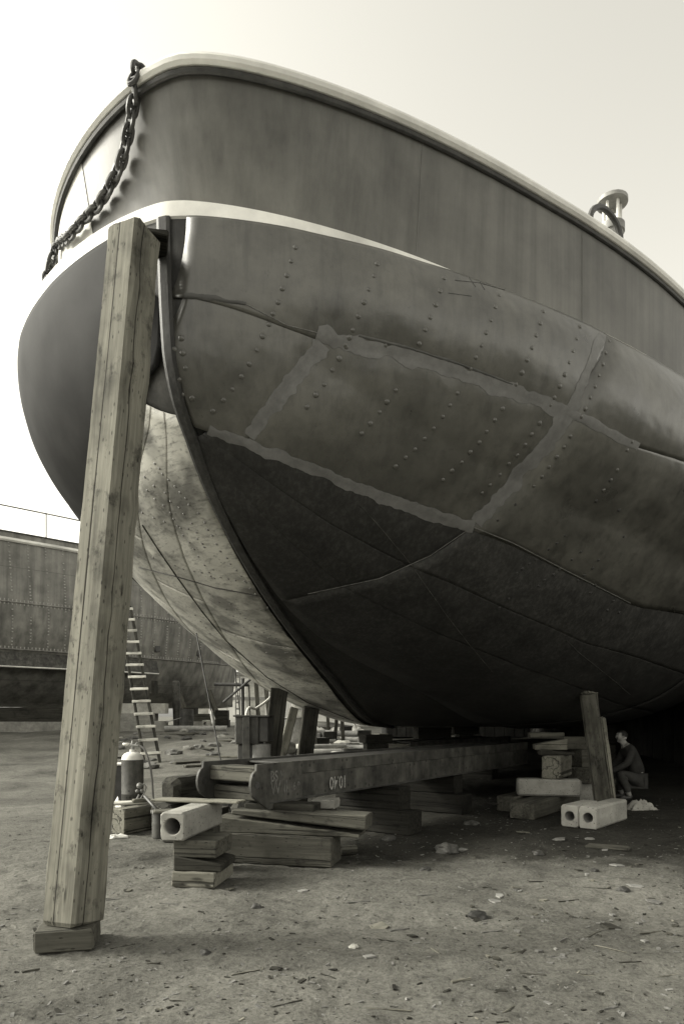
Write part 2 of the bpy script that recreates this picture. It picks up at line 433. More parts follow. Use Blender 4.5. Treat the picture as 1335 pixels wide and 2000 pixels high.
for q, (hi, lo) in enumerate(((tauB, tC), (tC, tD), (tD, K(-.01)))):
    kw = dict(off=.005 - .001 * q, bulge=.012)
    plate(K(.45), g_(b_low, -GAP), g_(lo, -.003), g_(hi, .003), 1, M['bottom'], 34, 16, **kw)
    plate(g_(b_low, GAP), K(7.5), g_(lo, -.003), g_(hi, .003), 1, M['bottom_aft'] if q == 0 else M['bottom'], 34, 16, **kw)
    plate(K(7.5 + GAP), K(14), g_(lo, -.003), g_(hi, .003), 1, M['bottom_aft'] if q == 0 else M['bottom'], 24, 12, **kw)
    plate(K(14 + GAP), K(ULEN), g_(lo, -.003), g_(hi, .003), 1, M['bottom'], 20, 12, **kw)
# port side: black topsides deepened for shade; below the line, scraped plating painted sunlit
def hline(zf):
    def f(u):
        h0 = stem_h(u); return np.clip((zf(u) - h0) / np.maximum(HG - h0, 1e-3), 0.02, .97)
    return f
pl = hline(lambda u: pchip(u, [0, .2, .44, .64, 1.0, 1.6, 3, 6, 30], [4.55, 4.34, 4.16, 4.06, 3.93, 3.74, 3.5, 3.35, 3.2]))
pl2 = lambda u: pl(u) * .62
pl3 = lambda u: pl(u) * .28
M['hull_port'] = mottled('black_shaded_topside_paint', .009, .02, 2, .7, .2, .1, rnd=False)  # dark paint taken nearly black to put shade into the port topside
plate(u0, K(2.6), g_(pl, -.003), one, -1, M['hull_port'], 60, 30, off=.014)
plate(K(2.6 + GAP), K(8), g_(pl, -.003), one, -1, M['hull_port'], 30, 20, off=.016)
plate(K(8 + GAP), K(ULEN), g_(pl, -.003), one, -1, M['hull_port'], 30, 12, off=.014)
for q, (hi, lo, cuts) in enumerate(((pl, pl2, (.31, 1.7, 3.6, 6.0, 12, ULEN)), (pl2, pl3, (.31, 2.6, 4.8, 8.2, ULEN)), (pl3, K(-.01), (.31, 3.4, 6.6, 10, ULEN)))):
    for a, b in zip(cuts[:-1], cuts[1:]):
        plate(K(a + GAP), K(b - GAP), g_(lo, -.003), g_(hi, .003), -1, M['scraped'], 34, 18, off=.010 - .003 * q, bulge=.010)
allv = []; allf = []
for vs, fs in PLV:
    n = len(allv); allv += vs; allf += [tuple(n + k for k in f) for f in fs]
HB = BVHTree.FromPolygons(allv, allf)
def on_hull(x, y):
    o = Vector((0, 0, EYE)); d = at(x, y, 1.0) - o
    h = HB.ray_cast(o, d.normalized())
    if h[0] is None: return None, None
    n = h[1] if h[1].dot(d) < 0 else -h[1]
    return h[0], n

# stem bar
us = np.concatenate([np.linspace(0, 1, 70)**2 * 8.5])
path = hull_np(us, us * 0, 1)
prof = []
for i, u in enumerate(us):
    p = Vector(path[i]); t = Vector(path[min(i + 1, 69)] - path[max(i - 1, 0)]).normalized()
    side = Vector((AV[0], AV[1], 0)); out = side.cross(t).normalized()
    if out.y > 0 and out.z > -.2: out = -out
    if out.z > 0.3: out = -out
    wd = .060 - .015 * min(1, u / 1.5); f = .026
    prof.append([p + side * wd - out * .05, p + side * wd + out * (f * .55), p + side * wd * .55 + out * f, p - side * wd * .55 + out * f, p - side * wd + out * (f * .55), p - side * wd - out * .05])
mb = MB(); n = 6
for r in prof: mb.v += [tuple(q) for q in r]
mb.f = [(i * n + k, i * n + k + 1, (i + 1) * n + k + 1, (i + 1) * n + k) for i in range(69) for k in range(n - 1)]
autosmooth(mb.build('stem_bar', M['bottom_aft'], ship), 20)

# deck edge, white gunwale band, bulwark, rail
def edge_pts(off, z, umax=ULEN, n=90):
    """plan curve round the bow set inwards by off: port aft -> bow -> starboard aft"""
    u = np.linspace(0, 1, n)**2 * umax
    sb = hull_np(u, u * 0 + 1, 1)[:, :2]; pt_ = hull_np(u, u * 0 + 1, -1)[:, :2]
    c = np.concatenate([pt_[::-1], sb[1:]])
    # resample evenly, round the nose, offset
    s = np.concatenate([[0], np.cumsum(np.linalg.norm(np.diff(c, axis=0), axis=1))])
    k = np.arange(0, s[-1], .05); c = np.stack([np.interp(k, s, c[:, 0]), np.interp(k, s, c[:, 1])], -1)
    if off > .1:
        for _ in range(60): c[1:-1] = (c[:-2] + 2 * c[1:-1] + c[2:]) / 4
    t = np.gradient(c, axis=0); t /= np.linalg.norm(t, axis=1, keepdims=True)
    nrm = np.stack([-t[:, 1], t[:, 0]], -1)      # inboard
    q = c + nrm * off
    return np.concatenate([q, np.full((len(q), 1), z)], 1), nrm
def ring(name, rows, m):
    P = np.stack(rows, 1); o, vs, fs = grid_obj(name, P, m, ship); return autosmooth(o, 30)
e0, nr = edge_pts(-.006, HG - .002); NE = len(e0)
bow_i = int(np.argmin(e0[:, 1]))
arc = (np.arange(NE) - bow_i) * .05
def zrow(off, z):
    q = edge_pts(off, 0)[0].copy(); q[:, 2] = z; return q
hb = np.where(arc >= 0, .125 * np.clip(1 - arc / 2.45, 0, 1)**.8, .125 + 0 * arc)
ring('gunwale_band', [zrow(.03, HG - .03), zrow(-.012, HG + .002), zrow(-.012 + .0, HG + hb), zrow(.05, HG + hb + .012), zrow(.85, HG + hb * .3)], M['gunwale'])
BZ = 7.03; BO = .42
FL = .16 * np.clip(1 - np.abs(arc + .2) / 4.2, 0, 1)**1.2      # the bulwark flares outwards at the bow
def zr(off, z):
    q = edge_pts(BO, 0)[0].copy(); q[:, :2] += edge_pts(BO, 0)[1] * np.asarray(off - BO).reshape(-1, 1); q[:, 2] = z; return q
b0 = zr(BO + 2.2 * FL, HG - .05); b1 = zr(BO - FL, BZ); b2 = zr(BO + .03 - FL, BZ); b3 = zr(BO + .03 + 2.2 * FL, HG - .05)
cut = int(np.argmin(np.abs(CX + b0[:, 0] / b0[:, 1] * F - 212) + (np.arange(NE) > bow_i) * 9999 + (np.arange(NE) < bow_i - 60) * 9999))
def seg(rows, i0, i1): return [r[i0:i1] for r in rows]
bounds = [0, cut - 60, cut, bow_i + 46, bow_i + 92, bow_i + 150, NE]
for k in range(len(bounds) - 1):
    i0, i1 = bounds[k], min(NE, bounds[k + 1] + (1 if k < len(bounds) - 2 else 0))
    shrink = 1
    rows = seg([b0, b1, b2, b3], i0, i1)
    o = ring('bulwark_plate', rows, M['gunwale'] if k < 2 else M['bulwark'])  # port plates take the gunwale white, the others stay grey
    if k == 1: o['label'] = 'white bulwark plate'
    if k > 0:
        x = Vector(b0[i0]); mb = MB().tube([x + Vector((0, 0, -.0)), Vector(b1[i0])], .007, 6); mb.build('bulwark_seam', M['bulwark'], ship)
mb = MB().tube([Vector(p) + Vector((0, 0, .02)) for p in zr(BO - .03 - FL, BZ)[::3]], .055, 10); autosmooth(mb.build('bulwark_rail', M['white_paint'], ship))
mb = MB().tube([Vector(p) + Vector((0, 0, -.055)) for p in zr(BO - .015 - FL, BZ)[::3]], .028, 8); autosmooth(mb.build('rail_flat_bar', M['steel_dark'], ship))
dk = zrow(.35, HG + .0)
half_n = NE // 2
me = bpy.data.meshes.new('deck'); me.from_pydata([tuple(p) for p in dk], [], [tuple(range(NE))]); me.materials.append(M['steel_grey']); link(bpy.data.objects.new('deck', me), ship)

# ------------------------------------------------------------------ seams painted with primer, weld beads, rivets
def pathpts(pts, step):
    out = []
    for (x0, y0), (x1, y1) in zip(pts[:-1], pts[1:]):
        n = max(1, int(math.hypot(x1 - x0, y1 - y0) / step))
        out += [(x0 + (x1 - x0) * k / n, y0 + (y1 - y0) * k / n) for k in range(n)]
    return out + [pts[-1]]
def stripe(name, pts, w0, w1, m, seed=0, off=.007, fray=.8, parent=ship):
    pp = pathpts(pts, 5); n = len(pp); rows = []
    for i, (x, y) in enumerate(pp):
        a = pp[max(0, i - 4)]; b = pp[min(n - 1, i + 4)]; tx, ty = b[0] - a[0], b[1] - a[1]; l = math.hypot(tx, ty) or 1; nx, ny = -ty / l, tx / l
        wd = (w0 + (w1 - w0) * i / n) * .42; row = []
        el = wd * (1 + fray * (noise.noise((i * .16, seed, 0)) + .35 * noise.noise((i * .45, seed, 3)))); er = wd * (1 + fray * (noise.noise((i * .12, seed + 7, 0)) + .35 * noise.noise((i * .45, seed, 9))))
        for k in (-1, -.5, 0, .5, 1):
            q = k * (el if k < 0 else er); p, nn = on_hull(x + nx * q, y + ny * q)
            row.append(p + nn * (off if abs(k) < 1 else .003) if p else None)
        if all(r is not None for r in row): rows.append(row)
    mb = MB()
    for r in rows: mb.v += [tuple(q) for q in r]
    mb.f = [(i * 5 + k, i * 5 + k + 1, (i + 1) * 5 + k + 1, (i + 1) * 5 + k) for i in range(len(rows) - 1) for k in range(4)]
    return mb.build(name, m, parent, True)
stripe('primer_stripe', [(618, 652), (700, 676), (800, 697), (900, 728), (1000, 765), (1112, 806)], 38, 34, M['primer'], 1)
stripe('primer_stripe', [(1112, 806), (1180, 838), (1245, 874)], 24, 18, M['primer'], 2)
stripe('primer_stripe', [(630, 672), (555, 762), (486, 852)], 42, 30, M['primer'], 3)
stripe('primer_stripe', [(378, 828), (480, 866), (600, 912), (720, 962), (850, 1008), (925, 1028)], 22, 30, M['primer'], 4)
stripe('primer_stripe', [(1176, 652), (1145, 730), (1113, 803)], 18, 24, M['primer'], 5)
stripe('primer_stripe', [(1113, 806), (1060, 875), (1000, 942), (930, 1022)], 34, 30, M['primer'], 6)
M['tar'] = mottled('bare_rust_patch', .05, .09, 6, .6, .3, .4)
stripe('rust_streak', [(335, 574), (420, 582), (480, 594)], 16, 7, M['tar'], 8)
stripe('rust_streak', [(700, 655), (800, 680), (900, 712), (1000, 750)], 7, 6, M['tar'], 9)
def bead(pts, r=.0045, m='weld'):
    q = []
    for x, y in pathpts(pts, 8):
        p, n = on_hull(x, y)
        if p: q.append(p + n * .001)
    if len(q) > 2: autosmooth(MB().tube(q, [r * random.uniform(.8, 1.2) for _ in q], 6).build('weld_bead', M[m], ship))
for pts in ([(480, 594), (560, 635), (640, 655)], [(920, 1030), (840, 1085), (740, 1130), (600, 1160)], [(925, 1030), (1000, 1060), (1100, 1112), (1230, 1178)],
            ):
    bead(pts)
for pts in ([(700, 985), (735, 1022), (760, 1052), (800, 1100), (835, 1150), (870, 1200), (915, 1258), (960, 1312)], [(1105, 1250), (1130, 1275), (1160, 1299), (1200, 1331), (1235, 1362)]):
    bead(pts, .0035, 'rust_mid')
if 0:
  for pts in ():
    bead(pts)
for pts in ([(272, 1108), (345, 1126), (420, 1148), (520, 1166)], [(345, 1126), (395, 1195), (440, 1250), (520, 1322), (600, 1372), (690, 1408)], [(530, 1195), (560, 1240), (600, 1285), (655, 1345), (715, 1402)],
            [(278, 1025), (310, 1075), (345, 1126)]):
    bead(pts, .009, 'rust')
def rv():
    mb = MB(); mb.lathe([(.024, -.004), (.024, .002), (.020, .009), (.011, .014), (.003, .0155)], 10); return mb
RM = rv().build('rivet', M['hull'], ship, True); RM_used = [False]
def rivet(x, y, sc_=1, m=None):
    p, n = on_hull(x, y)
    if not p: return
    o = RM if not RM_used[0] else link(RM.copy(), ship); RM_used[0] = True
    o.matrix_local = Matrix.Translation(p) @ n.to_track_quat('Z', 'Y').to_matrix().to_4x4() @ Matrix.Diagonal((sc_, sc_, sc_ * .9, 1))
    if m:
        o.material_slots[0].link = 'OBJECT'; o.material_slots[0].material = m
c1 = [(1086, 288), (1068, 350), (1048, 407), (1030, 467), (1008, 517), (990, 563), (962, 615), (938, 675), (905, 735), (870, 790), (832, 846), (793, 893), (747, 942),
      (597, 484), (568, 603), (610, 623), (578, 672), (616, 688), (628, 753), (600, 804), (615, 869), (657, 885), (628, 922), (560, 290), (1105, 228), (1325, 660), (1295, 712), (1265, 762), (1230, 825), (1193, 870), (1155, 922)]
c2 = [(170, 300), (155, 352), (133, 411), (112, 467), (88, 528), (64, 588), (48, 622), (32, 655), (5, 708), (250, 850), (212, 900), (180, 945), (140, 995), (102, 1038),
      (460, 362), (442, 418), (424, 477), (400, 533), (378, 587), (352, 647), (518, 862), (486, 915), (455, 965), (415, 1016), (375, 1060), (333, 1107), (294, 1143), (250, 1182),
      (698, 435), (682, 487), (664, 545), (643, 600), (622, 655), (598, 707), (575, 757), (714, 930), (680, 980), (645, 1030), (613, 1077), (573, 1120), (537, 1163), (494, 1200), (455, 1240),
      (891, 507), (878, 558), (860, 611), (842, 665), (821, 718), (798, 773), (772, 825), (875, 993), (840, 1042), (812, 1088), (778, 1133), (741, 1170), (703, 1217), (660, 1262), (625, 1297),
      (1050, 573), (1036, 625), (1020, 679), (1004, 729), (984, 782), (962, 832), (938, 882), (921, 915),
      (1175, 634), (1161, 685), (1149, 735), (1132, 784), (1115, 833), (1094, 881), (1072, 930), (1055, 965), (1008, 1050), (980, 1097), (948, 1140), (915, 1183), (884, 1226), (850, 1267),
      (1275, 1075), (1255, 1110), (1212, 1197), (1185, 1240), (1153, 1285), (205, 655)]
c4 = [(693, 258), (770, 190), (915, 385), (950, 358), (985, 325), (1015, 430), (1053, 397), (1068, 498), (1042, 520), (1095, 575), (1115, 540), (960, 472), (935, 495), (858, 430), (830, 448), (800, 470),
      (775, 490), (895, 520), (870, 545), (1145, 690), (1170, 650), (1195, 610), (1220, 660), (1105, 468), (1130, 432), (1240, 330), (1180, 86), (1153, 130), (1120, 175), (1220, 215), (700, 640), (740, 600)]
for x, y in c1: rivet(80 + x / 2.225, 380 + y / 2.225, random.uniform(.75, 1.1))
for x, y in c2: rivet(660 + x / 2.225, 380 + y / 2.225, random.uniform(.75, 1.1))
for x, y in c4: rivet(660 + x / 2.225, 900 + y / 2.225, random.uniform(.6, .9), M['bottom_aft'])
pr = []
for pts, st in (([(300, 905), (340, 950), (372, 985), (400, 1020), (440, 1090), (500, 1160), (560, 1225)], 15), ([(285, 930), (320, 965), (360, 1005), (395, 1060)], 17), ([(280, 1000), (320, 1020), (370, 1035), (400, 1070)], 19),
                ([(300, 1090), (360, 1110), (430, 1128), (510, 1145)], 16), ([(410, 1160), (440, 1190), (490, 1235), (530, 1265)], 15), ([(450, 1180), (500, 1225), (550, 1265), (600, 1320)], 13),
                ([(480, 1240), (540, 1290), (600, 1335), (660, 1375)], 13), ([(380, 1200), (430, 1265), (500, 1318), (560, 1352)], 15), ([(520, 1230), (590, 1300), (650, 1360), (700, 1398)], 12), ([(290, 960), (330, 1000), (370, 1060), (420, 1130)], 15)):
    pr += [(x + random.uniform(-3, 3), y + random.uniform(-2, 2)) for x, y in pathpts(pts, st)]
for x, y in pr: rivet(x, y, .60, M['steel_grey'])
# scratched marks near the deck edge
for pts in ([(888, 547), (935, 552), (985, 566)], [(875, 572), (920, 578)], [(915, 541), (928, 560)], [(932, 543), (946, 566)], [(950, 552), (962, 568)], [(962, 553), (950, 570)], [(972, 560), (965, 571)], [(908, 572), (912, 582)]):
    bead(pts, .0028, 'steel_dark')

# ------------------------------------------------------------------ timber and block builders
def timber(name, cx, cy, z0, L, wd, h, yaw, mat, label, cat='timber', group=None, h1=None, ch=.012, jit=.004, flip=False, mtx=None, parent=None, taper=1.0):
    """squared timber along local X; yaw in degrees; h1 = height at the +X end (a wedge); flip = flat top, sloped bottom"""
    h1 = h if h1 is None else h1; n = max(3, int(L / .18) + 1); mb = MB(); rnd = random.Random(len(name) * 31 + int(abs(cx * 977 + cy * 131 + L * 57)))
    prof = [(-1, -1), (1, -1), (1, 1), (-1, 1)]
    xs = [-L / 2] + [-L / 2 + ch] + [-L / 2 + ch + (L - 2 * ch) * (k + 1) / (n + 1) for k in range(n)] + [L / 2 - ch, L / 2]
    hm = max(h, h1)
    for i, x in enumerate(xs):
        f = (x + L / 2) / L; hh = h + (h1 - h) * f; ww = wd * (1 + (taper - 1) * f); end = i in (0, len(xs) - 1); c = ch if not end else ch
        e = ch * .8 if end else 0
        zb = 0 if not flip else hm - hh
        a, b = ww / 2 - e, hh - 2 * e
        zb += e; cc = min(c, a * .4, b * .3)
        ring_ = [(-a + cc, zb), (a - cc, zb), (a, zb + cc), (a, zb + b - cc), (a - cc, zb + b), (-a + cc, zb + b), (-a, zb + b - cc), (-a, zb + cc)]
        for k, (y, z) in enumerate(ring_):
            j = jit * (1 if k > 1 else .2)
            mb.v.append((x + (rnd.uniform(-1, 1) * jit * 1.5 if end else 0), y + rnd.uniform(-j, j), z + (rnd.uniform(-j, j) if k not in (0, 1) else 0)))
    m = len(xs)
    mb.f = [(i * 8 + k, i * 8 + (k + 1) % 8, (i + 1) * 8 + (k + 1) % 8, (i + 1) * 8 + k) for i in range(m - 1) for k in range(8)] + [tuple(range(7, -1, -1)), tuple((m - 1) * 8 + k for k in range(8))]
    o = mb.build(name, M[mat], parent)
    autosmooth(o, 28)
    o.matrix_world = mtx if mtx else Matrix.Translation((cx, cy, z0)) @ Matrix.Rotation(R(yaw), 4, 'Z')
    if parent is None: tag(o, label, cat, group)
    elif label: o['label'] = label
    return o
def from_end(px, py, L, yaw): return px + math.cos(R(yaw)) * L / 2, py + math.sin(R(yaw)) * L / 2
def hollow(cx, cy, z0, L, wd, h, yaw, rad, label, mat='concrete', group=None):
    o = empty('hollow_concrete_block', (cx, cy, z0), label, 'concrete block', group, R(yaw))
    n = 32; mb = MB(); r_ = random.Random(int(cx * 1000))
    def outer(x, sh):
        q = []
        for k in range(n):
            a = 2 * math.pi * (k + .5) / n; c, s = math.cos(a), math.sin(a); e = 14
            rr = (abs(c)**e + abs(s)**e)**(-1 / e)
            q.append((x, c * rr * (wd / 2 - sh) + r_.uniform(-.0025, .0025), h / 2 + s * rr * (h / 2 - sh) + (r_.uniform(-.002, .002) if s > 0 else 0)))
        return q
    def inner(x, r): return [(x, math.cos(2 * math.pi * (k + .5) / n) * r, h / 2 + math.sin(2 * math.pi * (k + .5) / n) * r) for k in range(n)]
    rings = [inner(-L / 2 + .012, rad), inner(-L / 2, rad + .008), outer(-L / 2, .010), outer(-L / 2 + .014, 0), outer(0, .001), outer(L / 2 - .014, 0), outer(L / 2, .010), inner(L / 2, rad + .008), inner(L / 2 - .012, rad)]
    for r in rings: mb.v += r
    mb.f = [(i * n + k, i * n + (k + 1) % n, ((i + 1)) * n + (k + 1) % n, (i + 1) * n + k) for i in range(len(rings) - 1) for k in range(n)]
    autosmooth(mb.build('block_body', M[mat], o), 30)
    mb = MB(); mb.v = inner(-L / 2 + .012, rad) + inner(L / 2 - .012, rad); mb.f = [(k, (k + 1) % n, n + (k + 1) % n, n + k) for k in range(n)]
    mb.build('bore', M['hole'], o, True)
    return o
def strut(name, p0, p1, wd, th, mat, label, cat, group=None, yaw=0, parent=None, **kw):
    """timber standing from p0 (foot) to p1 (head)"""
    p0, p1 = Vector(p0), Vector(p1); L = (p1 - p0).length; x = (p1 - p0).normalized()
    y = Vector((math.cos(R(yaw)), math.sin(R(yaw)), 0)); y = (y - x * y.dot(x)).normalized(); z = x.cross(y)
    mt = Matrix((x, y, z)).transposed().to_4x4(); mt.translation = (p0 + p1) / 2 - z * th / 2
    return timber(name, p0.x, p0.y, p0.z, L, wd, th, 0, mat, label, cat, group, mtx=mt, parent=parent, **kw)

# ------------------------------------------------------------------ foreground: the great shore, its foot block and head wedge
foot = Vector((-1.80, 4.58, .135)); head = Vector((-1.625, 5.34, 5.22))
strut('timber_shore', foot, head, .285, .285, 'wood_post', 'tall pale squared timber shore leaning against the ship bow, cracked and pitted', 'timber', yaw=-24, ch=.022, jit=.009)
timber('foot_block', -1.83, 4.58, 0, .36, .36, .14, 12, 'wood_mid', 'low wooden block under the foot of the tall pale shore', 'wood block')
timber('head_wedge', -1.60, 5.44, 5.21, .40, .30, .03, 16, 'wood_dark', 'thin dark wedge on top of the tall pale shore, against the white gunwale', 'wedge', h1=.055)

# ------------------------------------------------------------------ stack at the near end of the cradle beam
bx, by = -1.30, 6.32
timber('short_block', bx, by, 0, .40, .50, .135, -9, 'wood_pale', 'pale short wood block on the sand, bottom of the three-piece stack', 'wood block')
timber('wedge', bx + .02, by, .135, .44, .46, .135, -6, 'wood_dark', 'dark tapered wedge in the middle of the three-piece stack', 'wedge', h1=.07)
timber('short_block', bx, by + .01, .255, .40, .46, .155, -8, 'wood_mid', 'brown short wood block directly under the front of the single bored concrete block', 'wood block')
hollow(-1.435, 6.53, .412, .95, .225, .25, 80, .072, 'single grey concrete block with round bore, resting on a short wood stack')
timber('support_block', -1.42, 6.86, 0, .30, .30, .412, 0, 'wood_mid', 'upright wood block under the rear of the single bored concrete block', 'wood block')
timber('loose_board', -1.45, 6.82, .664, .92, .22, .022, -14, 'wood_pale', 'thin pale board lying on the single bored concrete block', 'board')
YB = -13
timber('crib_timber', -.72, 7.20, 0, 1.28, .40, .30, YB, 'wood_mid', 'thick long knotted timber flat on the ground below the cradle beam end', 'timber')
timber('long_wedge', -.56, 7.16, .302, 1.50, .30, .17, YB, 'wood_mid', 'lower long tapered timber on the thick knotted timber', 'wedge', h1=.03)
mt = Matrix.Translation((-.46, 7.14, .352 + .08)) @ Matrix.Rotation(R(YB), 4, 'Z') @ Matrix.Rotation(R(4.6), 4, 'Y')
timber('long_wedge', 0, 0, 0, 1.42, .30, .05, 0, 'wood_mid', 'upper long tapered timber in the stack below the cradle beam end', 'wedge', h1=.15, mtx=mt)
timber('chock', -.66, 7.30, .515, .75, .30, .085, YB, 'wood_dark', 'flat dark chock between the cradle beam and the long tapered timbers', 'chock')
timber('chock', -.22, 7.62, .50, .26, .26, .10, YB, 'concrete', 'small pale packing block under the cradle beam side', 'chock')
timber('support_block', -.30, 7.80, 0, .34, .30, .50, YB, 'wood_dark', 'dark upright block under the small pale packing block', 'wood block')

# ------------------------------------------------------------------ cradle beams
def cradle(px, py, L, wd, zb, zt, ang, label, marks):
    """steel box beam: two side plates with eyes at the near end and timber packing between; px,py = near end of right plate"""
    d = Vector((math.sin(R(ang)), math.cos(R(ang)), 0)); r = Vector((math.cos(R(ang)), -math.sin(R(ang)), 0))
    o = empty('cradle_beam', (px, py, zb), label, 'steel beam')
    h = zt - zb
    B = Matrix((d, -r, Vector((0, 0, 1)))).transposed().to_4x4(); B.translation = (0, 0, 0)   # local x along the beam, y to its left
    o.matrix_world = Matrix.Translation((px, py, zb)) @ B
    I = Matrix.Identity(4)
    def part(mb, nm, m, bev=.004): return autosmooth(mb.build(nm, M[m], o, bevel=bev), 40)
    for s, yy in ((0, .02), (1, wd - .02)):
        # end plate with a rounded eye
        poly = [(.75, .0), (.20, -.06 if s == 0 else .0), (.06, .03)]
        for k in range(9):
            a = R(-100 - 20 * k); poly.append((.03 + .10 * math.cos(a), h * .50 + .15 * math.sin(a)))
        poly += [(.01, h * .82), (.02, h), (.75, h)]
        mb = MB().prism(poly, Matrix.Translation((0, yy, 0)), .035); ep = part(mb, 'end_plate', 'rust_mid' if s == 0 else 'rust')
        mb = MB().tube([(.02, yy - .024, h * .5), (.02, yy + .024, h * .5)], .034, 16); part(mb, 'pin_eye', 'steel_dark', 0).parent = ep
        part(MB().box((L / 2 + .375, yy, h - .07), (L - .75, .035, .14)), 'top_plate', 'rust_mid' if s == 0 else 'rust')
        part(MB().box((L / 2 + .375, yy + (.010 if s == 0 else -.010), h / 2 - .07), (L - .75, .03, h - .142)), 'web_plate', 'rust_mid' if s == 0 else 'rust')
        part(MB().box((L / 2 + .1, yy + (.045 if s == 0 else -.045), .012), (L - .2, .13, .022)), 'bottom_flange', 'rust')
    for q, (a0, a1, z0, z1, mm) in enumerate(((.10, .38, h * .53, h * .90, 'wood_mid'), (.16, .42, .02, h * .40, 'wood_dark'))):
        mtx = o.matrix_world @ Matrix.Translation(((a0 + a1) / 2, wd / 2, z0)) @ Matrix.Rotation(R(90), 4, 'Z')
        t = timber('cross_timber', 0, 0, 0, wd - .085, a1 - a0, z1 - z0, 0, mm, None, parent=o, mtx=Matrix.Identity(4))
        t.matrix_parent_inverse = Matrix.Identity(4); t.matrix_local = Matrix.Translation(((a0 + a1) / 2, wd / 2, z0)) @ Matrix.Rotation(R(90), 4, 'Z')
    part(MB().box((L / 2 + .3, wd / 2, h - .035), (L - .8, wd - .09, .02)), 'cover_plate', 'rust')
    if marks:
        # number painted upside down, and fainter chalk marks
        def text(s, x, z, size, rot, m, nm):
            cu = bpy.data.curves.new('t', 'FONT'); cu.body = s; cu.size = size; cu.align_x = 'CENTER'; cu.align_y = 'CENTER'; cu.offset = .002; cu.extrude = .0006
            to = bpy.data.objects.new('t', cu); C.objects.link(to); dg = bpy.context.evaluated_depsgraph_get(); me = bpy.data.meshes.new_from_object(to.evaluated_get(dg)); bpy.data.objects.remove(to)
            me.materials.clear(); me.materials.append(M[m]); t = link(bpy.data.objects.new(nm, me), o)
            # text plane: local x along the beam, up = z, facing -y (to the right)
            t.matrix_local = Matrix.Translation((x, -.0008 if x < .75 else .0042, z)) @ Matrix.Rotation(R(90), 4, 'X') @ Matrix.Rotation(R(rot), 4, 'Z') @ Matrix.Diagonal((.9, 1.2, 1, 1))
        text('10.40', 1.42, h * .33, .17, 180, 'chalk', 'painted_number')
        text('BS V', .33, h * .66, .13, 0, 'chalk_faint', 'chalk_letters')
        text('W II', .36, h * .36, .17, 0, 'chalk_faint', 'chalk_letters')
        text('16 9', .62, h * .36, .10, 0, 'chalk_faint', 'chalk_letters')
    return o
cradle(-.90, 6.95, 7.6, .80, .60, 1.02, 35, 'long rusty steel cradle beam numbered 10.40 upside down, with eye plates at its end', True)
cradle(1.22, 13.1, 5.0, .80, .60, 1.02, 35, 'dim steel cradle beam lying beyond the numbered one under the keel', False)
# packing under the beams
for k, (x, y) in enumerate(((.55, 9.0), (1.55, 10.9))):
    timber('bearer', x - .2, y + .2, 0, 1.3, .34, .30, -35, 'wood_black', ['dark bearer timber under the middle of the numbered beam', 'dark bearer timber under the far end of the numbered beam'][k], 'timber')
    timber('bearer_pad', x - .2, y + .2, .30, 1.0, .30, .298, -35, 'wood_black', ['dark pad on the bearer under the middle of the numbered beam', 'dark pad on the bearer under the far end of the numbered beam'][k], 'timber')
for k, (x, y) in enumerate(((1.1, 13.7), (2.9, 16.3))):
    timber('bearer', x, y, gz(x, y) - .05, 1.3, .34, .60 - gz(x, y) + .05, -35, 'wood_black', ['dark bearer under the near end of the dim beam beyond', 'dark bearer under the far end of the dim beam beyond'][k], 'timber')
# keel blocks under the forefoot
kx, ky = .56, 12.75; z = gz(kx, ky)
for k, (hh, ww, yw) in enumerate(((.30, .50, 12), (.26, .42, 100), (.24, .46, 8), (.22, .40, 96), (.15, .44, 15))):
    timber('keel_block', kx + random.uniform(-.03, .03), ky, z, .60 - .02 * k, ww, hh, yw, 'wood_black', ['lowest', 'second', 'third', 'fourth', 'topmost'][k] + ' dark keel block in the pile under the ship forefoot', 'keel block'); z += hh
for k, (x, y) in enumerate(((2.3, 18.5), (4.1, 24.0))):
    zz = gz(x, y); p = stem_h(np.array([math.hypot(x + 1.47, y - 5.6)]))[0]
    n_ = 3; hh = (p - .03 - zz) / n_
    for q in range(n_):
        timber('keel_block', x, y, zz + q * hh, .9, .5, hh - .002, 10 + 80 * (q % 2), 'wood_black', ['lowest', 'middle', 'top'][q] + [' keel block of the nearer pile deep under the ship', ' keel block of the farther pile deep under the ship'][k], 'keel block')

# ------------------------------------------------------------------ crib on the right
YR = 55
c = from_end(2.57, 10.14, 2.3, YR); timber('crib_timber', *c, 0, 2.3, .37, .235, YR, 'wood_mid', 'long timber flat on the ground, nearer of the two under the right crib', 'timber')
c = from_end(2.53, 10.95, 2.0, YR); timber('crib_timber', *c, 0, 2.0, .32, .24, YR, 'wood_mid', 'long timber flat on the ground, farther of the two under the right crib', 'timber')
timber('cross_timber', 3.23, 11.08, .243, .98, .32, .265, -10, 'concrete', 'pale crosswise block with rounded ends lying on the two long timbers', 'timber', ch=.03)
c = from_end(3.24, 10.95, .95, 62); timber('crib_block', *c, .511, .95, .30, .365, 62, 'wood_pale', 'pale end-on block on the crosswise block of the right crib', 'timber', ch=.02)
timber('wedge', 3.42, 11.30, .878, .55, .30, .10, -6, 'wood_dark', 'dark wedge on the pale end-on block of the right crib', 'wedge', h1=.04)
timber('wedge', 3.33, 11.32, .96, .50, .30, .09, -6, 'wood_pale', 'pale wedge driven over the dark wedge of the right crib', 'wedge', h1=.18, flip=False)
timber('crib_block', 3.30, 11.45, 1.14, .55, .28, .10, -6, 'wood_mid', 'brown packing block at the top of the right crib, against the hull', 'wood block')
timber('crib_block', 4.20, 12.15, 0, .55, .5, .36, 10, 'concrete', 'grey base block of the rear pile beside the right crib', 'wood block')
timber('crib_block', 4.20, 12.10, .362, .62, .4, .26, 48, 'wood_mid', 'brown block lying across the rear pile beside the right crib', 'wood block')
